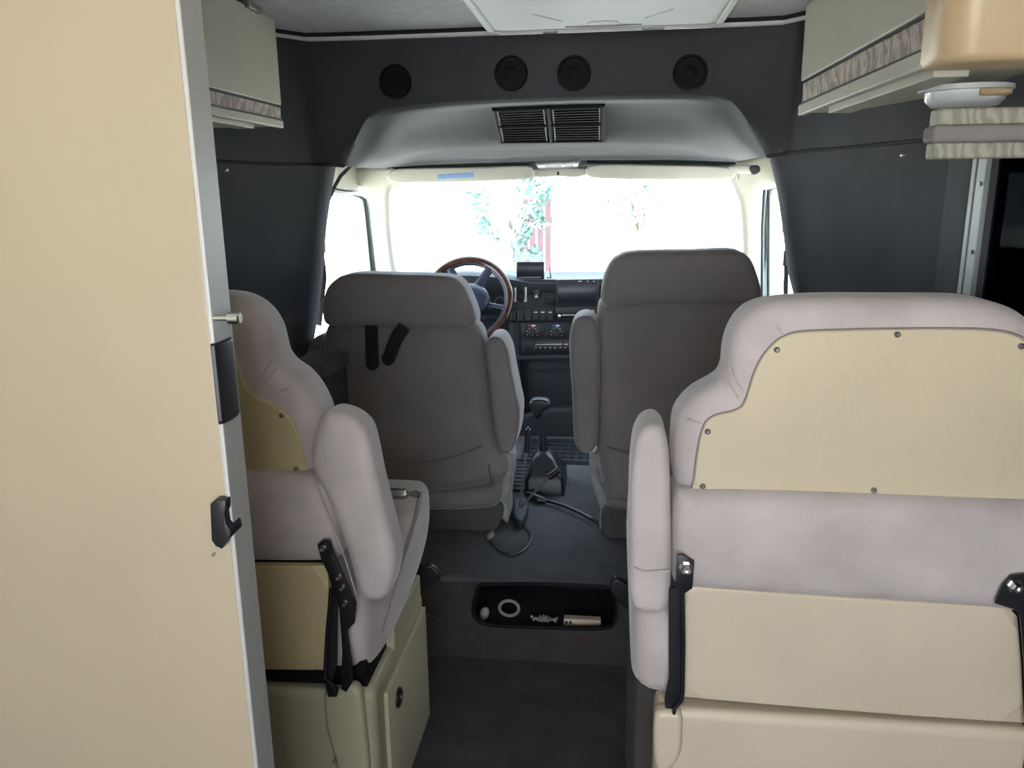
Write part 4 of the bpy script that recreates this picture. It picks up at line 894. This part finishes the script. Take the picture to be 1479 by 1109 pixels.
# carpeted box behind the driver seat
t = thing('carpeted_box', 'brown grey carpeted box between left wall and driver seat', 'box', P(445, 700, 2.2))
a, b = P(415, 530, 2.0), P(466, 530, 2.0)
mb = MB(); mb.bx((a.x, 2.02, ZS), (b.x, 2.20, P(440, 529, 2.02).z)); obj('box_body', mb, M['darkcarpet'], t, bevel=.008)
mb = MB(); mb.bx((a.x-.005, 2.01, P(440, 548, 2.0).z), (b.x+.004, 2.205, P(440, 527, 2.0).z)); obj('lid', mb, bpy.data.materials['dark skirt cloth'], t, bevel=.005)

# =================================================================== GEAR LEVER, HAND BRAKE, CABLES
g0 = PZ(786, 700, ZS); Yg = g0.y
t = thing('gear_selector', 'black gear selector with T shaped knob between the front seats', 'gear lever', g0)
mb = MB(); a, b = P(762, 706, Yg-.08), P(812, 706, Yg-.08)
w0 = (b-a).x
def rg(cx, cy, wx, wy, z, r=.015): return rr(cx-wx/2, cx+wx/2, cy-wy/2, cy+wy/2, r, z)
cx, cy = (a.x+b.x)/2, Yg+.0
mb.loft([rg(cx, cy, w0*1.15, .20, ZS), rg(cx, cy, w0*1.12, .19, ZS+.05), rg(cx, cy, w0*.85, .15, ZS+.075), rg(cx-.01, cy, w0*.7, .10, ZS+.11), rg(cx-.01, cy, .04, .05, ZS+.135)], True, False, True); obj('selector_base', mb, M['black'], t, ang=50)
top_ = P(780, 590, Yg); mb = MB(); mb.tube([Vector((cx-.008, cy, ZS+.12)), (Vector((cx-.008, cy, ZS+.12))+top_)/2, top_], [.018, .013, .011], 12); obj('stalk', mb, M['black'], t)
mb = MB(); mb.pillow(O([(764, 583), (768, 578), (780, 577), (790, 579), (795, 585), (792, 591), (784, 596), (780, 604), (772, 604), (767, 594)], Yg-.02, 4), (0, .05, 0), .012); obj('knob', mb, M['black'], t)
h0 = P(751, 728, 2.36); t = thing('hand_brake', 'upright hand brake lever with steel rod beside the driver seat', 'lever', h0, 'floor levers')
mb = MB(); mb.tube([P(751, 732, 2.36), P(756, 690, 2.36), P(760, 652, 2.36)], .0045, 10); obj('rod', mb, M['steel'], t)
mb = MB(); mb.tube([P(760, 653, 2.36), P(762, 635, 2.36), P(763, 620, 2.36)], [.009, .0095, .008], 12); mb.prof(P(763, 621, 2.36), P(763, 617, 2.36), [(0, .004), (1, .004)], 10); obj('grip', mb, M['blackm'], t)
t = thing('floor_lever', 'short slanted lever with black grip crossing in front of the gear selector', 'lever', P(757, 730, 2.33), 'floor levers')
mb = MB(); mb.tube([P(752, 733, 2.33), P(770, 713, 2.33), P(790, 692, 2.33)], [.004, .004, .003], 10); obj('rod', mb, M['steel'], t)
mb = MB(); mb.tube([P(793, 689, 2.33), P(808, 678, 2.33)], [.011, .010], 12); obj('grip', mb, M['blackm'], t)
mb = MB(); mb.pillow([PZ(q.x, q.y, ZS) for q in crv([(741, 734, 0), (752, 729, 0), (763, 735, 0), (761, 752, 0), (754, 766, 0), (743, 762, 0), (740, 745, 0)], 4)], (0, 0, .035), .012); tag(obj('lever_boot', mb, M['rubber'], loc=PZ(748, 748, ZS)), 'black rubber boot at the foot of the floor levers', 'boot')
t = thing('power_cable', 'thick black cable with plug running to the passenger seat', 'cable', PZ(780, 722, ZS))
zc_ = ZS+.008
mb = MB(); mb.tube([PZ(761, 713, ZS+.015), PZ(768, 716, ZS+.014), PZ(780, 722, ZS+.014), PZ(789, 724, ZS+.012)], [.010, .014, .015, .007], 12); obj('plug', mb, M['black'], t)
mb = MB(); mb.tube(crv([PZ(x, y, z_) for x, y, z_ in ((789, 723, zc_+.004), (812, 729, zc_+.008), (840, 741, zc_+.01), (856, 750, zc_+.01), (864, 755, zc_))], 6, False), .0062, 10); obj('cord', mb, M['wire'], t)
mb = MB(); mb.tube(crv([PZ(x, y, ZS+.005) for x, y in ((736, 747), (748, 754), (760, 763), (767, 773), (765, 784), (756, 795), (742, 801), (728, 799), (716, 792), (709, 782), (707, 774), (708, 768))], 5, False), .0028, 8)
tag(obj('wire_loop', mb, M['wire'], loc=PZ(738, 778, ZS)), 'thin black wire looped on the carpet behind the driver seat', 'wire')
mb = MB(); mb.pillow([PZ(q.x, q.y, ZS) for q in crv([(703, 777, 0), (712, 770, 0), (714, 776, 0), (706, 781, 0)], 3)], (0, 0, .012), .004); tag(obj('wire_clip', mb, M['bag'], loc=PZ(706, 776, ZS)), 'tiny pale clip at the end of the wire loop', 'clip')
# rubber mats
t = thing('rubber_mat', 'dark ribbed rubber mat in the footwell beyond the gear lever', 'mat', (-.15, 3.0, ZS))
a = PZ(800, 668, ZS+.006); b = PZ(862, 668, ZS+.006)
mb = MB(); mb.bx((a.x-.14, a.y, ZS), (.5, 3.28, ZS+.006)); obj('mat_sheet', mb, M['rubber'], t)
mb = MB()
for k in range(18): x = a.x-.12+.6*k/18; mb.bx((x, a.y+.005, ZS+.006), (x+.012, 3.26, ZS+.010))
for k in range(12): y = a.y+.01+.6*k/12; mb.bx((a.x-.13, y, ZS+.006), (.48, y+.010, ZS+.0105)) if y < 3.25 else None
obj('mat_ribs', mb, M['dashlow'], t)
mb = MB(); c0, c1 = PZ(736, 712, ZS+.006), PZ(752, 640, ZS+.006)
mb.bx((c0.x-.015, c0.y+.03, ZS), (c0.x+.05, 3.0, ZS+.006)); m2 = MB()
t = thing('foot_mat', 'narrow ribbed rubber mat right of the driver seat', 'mat', (c0.x, c0.y, ZS)); obj('mat_sheet', mb, M['rubber'], t)
for k in range(16): m2.bx((c0.x-.012, c0.y+.03+.04*k, ZS+.006), (c0.x+.045, c0.y+.05+.04*k, ZS+.010)) if c0.y+.04*k < 2.95 else None
obj('mat_ribs', m2, M['dashlow'], t)
# engine tunnel / front footwell block
mb = MB(); mb.pillow(O([(752, 600), (870, 598), (880, 660), (745, 662)], 3.32, 3), (0, .06, 0), .02); obj('foot_wall', mb, M['rubber'], dash)
# =================================================================== ITEMS IN THE STEP RECESS
zr = hz0-.015
zi = P(780, 903, YS+.04).z
a = P(814, 899, YS+.03); b = P(868, 901, YS+.03)
t = thing('flat_box', 'pale flat box with dark dots lying in the step recess', 'box', (a.x, a.y, zr))
mb = MB(); mb.bx((a.x, YS+.03, zr), (b.x, YS+.055, P(840, 895, YS+.03).z)); obj('box_body', mb, M['beige'], t, bevel=.003)
mb = MB()
for x in (818, 824): c = P(x, 898.5, YS+.03); mb.prof(c, c+Vector((0, -.001, 0)), [(0, .004), (1, .004)], 12)
obj('dots', mb, M['black'], t)
a = P(768, 903, YS+.05); mb = MB(); n = 26
mb.tube(crv([Vector((a.x+.003*k, YS+.05+.01*math.sin(k*1.9), zr+.012+.006*math.cos(k*2.3))) for k in range(25)], 2, False), .004, 6)
tag(obj('coiled_string', mb, M['bag'], loc=Vector((a.x, YS+.05, zr))), 'pale tangled string lying in the step recess', 'string')
c = P(735, 900, YS+.06); mb = MB(); mb.tube([Vector((c.x+.028*math.cos(k/24*2*math.pi), YS+.07, zr+.030+.024*math.sin(k/24*2*math.pi))) for k in range(24)], .005, 8, closed=True)
tag(obj('tape_ring', mb, M['welt'], loc=Vector((c.x, YS+.07, zr))), 'grey ring standing in the step recess', 'ring')
c = P(697, 893, YS+.05); mb = MB(); mb.prof(Vector((c.x, YS+.05, zr)), Vector((c.x+.01, YS+.06, zr+.035)), [(0, .008), (.4, .014), (.8, .012), (1, .005)], 14)
tag(obj('small_bulb', mb, M['bag'], loc=Vector((c.x, YS+.05, zr))), 'small pale bulb shaped item at the left of the step recess', 'bulb')

# =================================================================== OUTSIDE
GZ = -.55
gr = struct(obj('ground', MB().bx((-30, -20, GZ-.1), (30, 40, GZ)), M['lawn']), 'pale sunlit ground outside the windscreen', 'ground')
t = thing('board_fence', 'red brown board fence panel seen through the windscreen', 'fence', (-.9, 9.0, GZ))
a, b = P(752, 300, 9).x, P(797, 300, 9).x
nb = 4
for k in range(nb):
    x = a+(b-a)*k/nb
    obj('board', MB().bx((x+.008, 9.0, GZ), (x+(b-a)/nb-.008, 9.03, 1.2+.0*k)), M['fence'], t, bevel=.004)
mb = MB(); mb.bx((a, 9.03, .1), (b, 9.08, .2)); mb.bx((a, 9.03, .9), (b, 9.08, 1.0)); obj('rail', mb, M['fence'], t)
def tree(label, spots, Y, n, size, leafmat, trunk):
    t = thing('tree', label, 'tree', (P(trunk[0][0], 380, Y).x, Y, GZ), 'trees beyond the windscreen')
    pts = [P(x, y, Y) for x, y in trunk]; pts = [Vector((pts[0].x, Y, GZ))]+pts
    mb = MB(); mb.tube(pts, [.035-.025*k/len(pts) for k in range(len(pts))], 8); obj('trunk', mb, M['bark'], t)
    mb = MB()
    for (cx, cy, r) in spots:
        q = pts[min(2, len(pts)-1)]; c = P(cx, cy, Y+random.uniform(-.3, .3)); mb.tube([q, q.lerp(c, .6)+Vector((0, 0, .03)), c], [.012, .009, .004], 5)
    obj('branches', mb, M['bark'], t)
    mb = MB()
    for (cx, cy, r) in spots:
        for k in range(n):
            c = P(cx+random.gauss(0, r*.5), cy+random.gauss(0, r*.5), Y+random.uniform(-.3, .3))
            a_ = random.uniform(0, 6.28); tl = random.uniform(-.9, .9); s = size*random.uniform(.6, 1.3)
            u = Vector((math.cos(a_), math.sin(tl)*.5, math.sin(a_)))*s; v = Vector((-math.sin(a_), math.cos(tl)*.6, math.cos(a_)))*s*.35
            mb.add([c-u, c-u*.2+v, c+u*.4+v*.8, c+u, c+u*.4-v*.8, c-u*.2-v], [(0, 1, 2, 3, 4, 5)])
    o = obj('leaves', mb, leafmat, t, smooth=False); o['kind'] = 'stuff'
tree('slender green leaved tree in front of the red brown fence', [(690, 285, 12), (700, 300, 12), (762, 268, 16), (780, 280, 16), (790, 265, 12), (765, 305, 14), (780, 318, 12), (757, 335, 10), (752, 372, 10), (745, 352, 7), (700, 325, 9), (715, 340, 8), (770, 370, 12)], 7.5, 34, .045, M['leafm'], [(742, 385), (740, 350), (736, 320), (745, 290)])
tree('pale leafless looking tree seen through the right half of the windscreen', [(900, 290, 18), (925, 275, 16), (940, 300, 16), (915, 310, 16), (880, 285, 10), (950, 270, 10)], 10.5, 40, .05, M['leafp'], [(925, 370), (922, 340), (918, 310), (920, 290)])
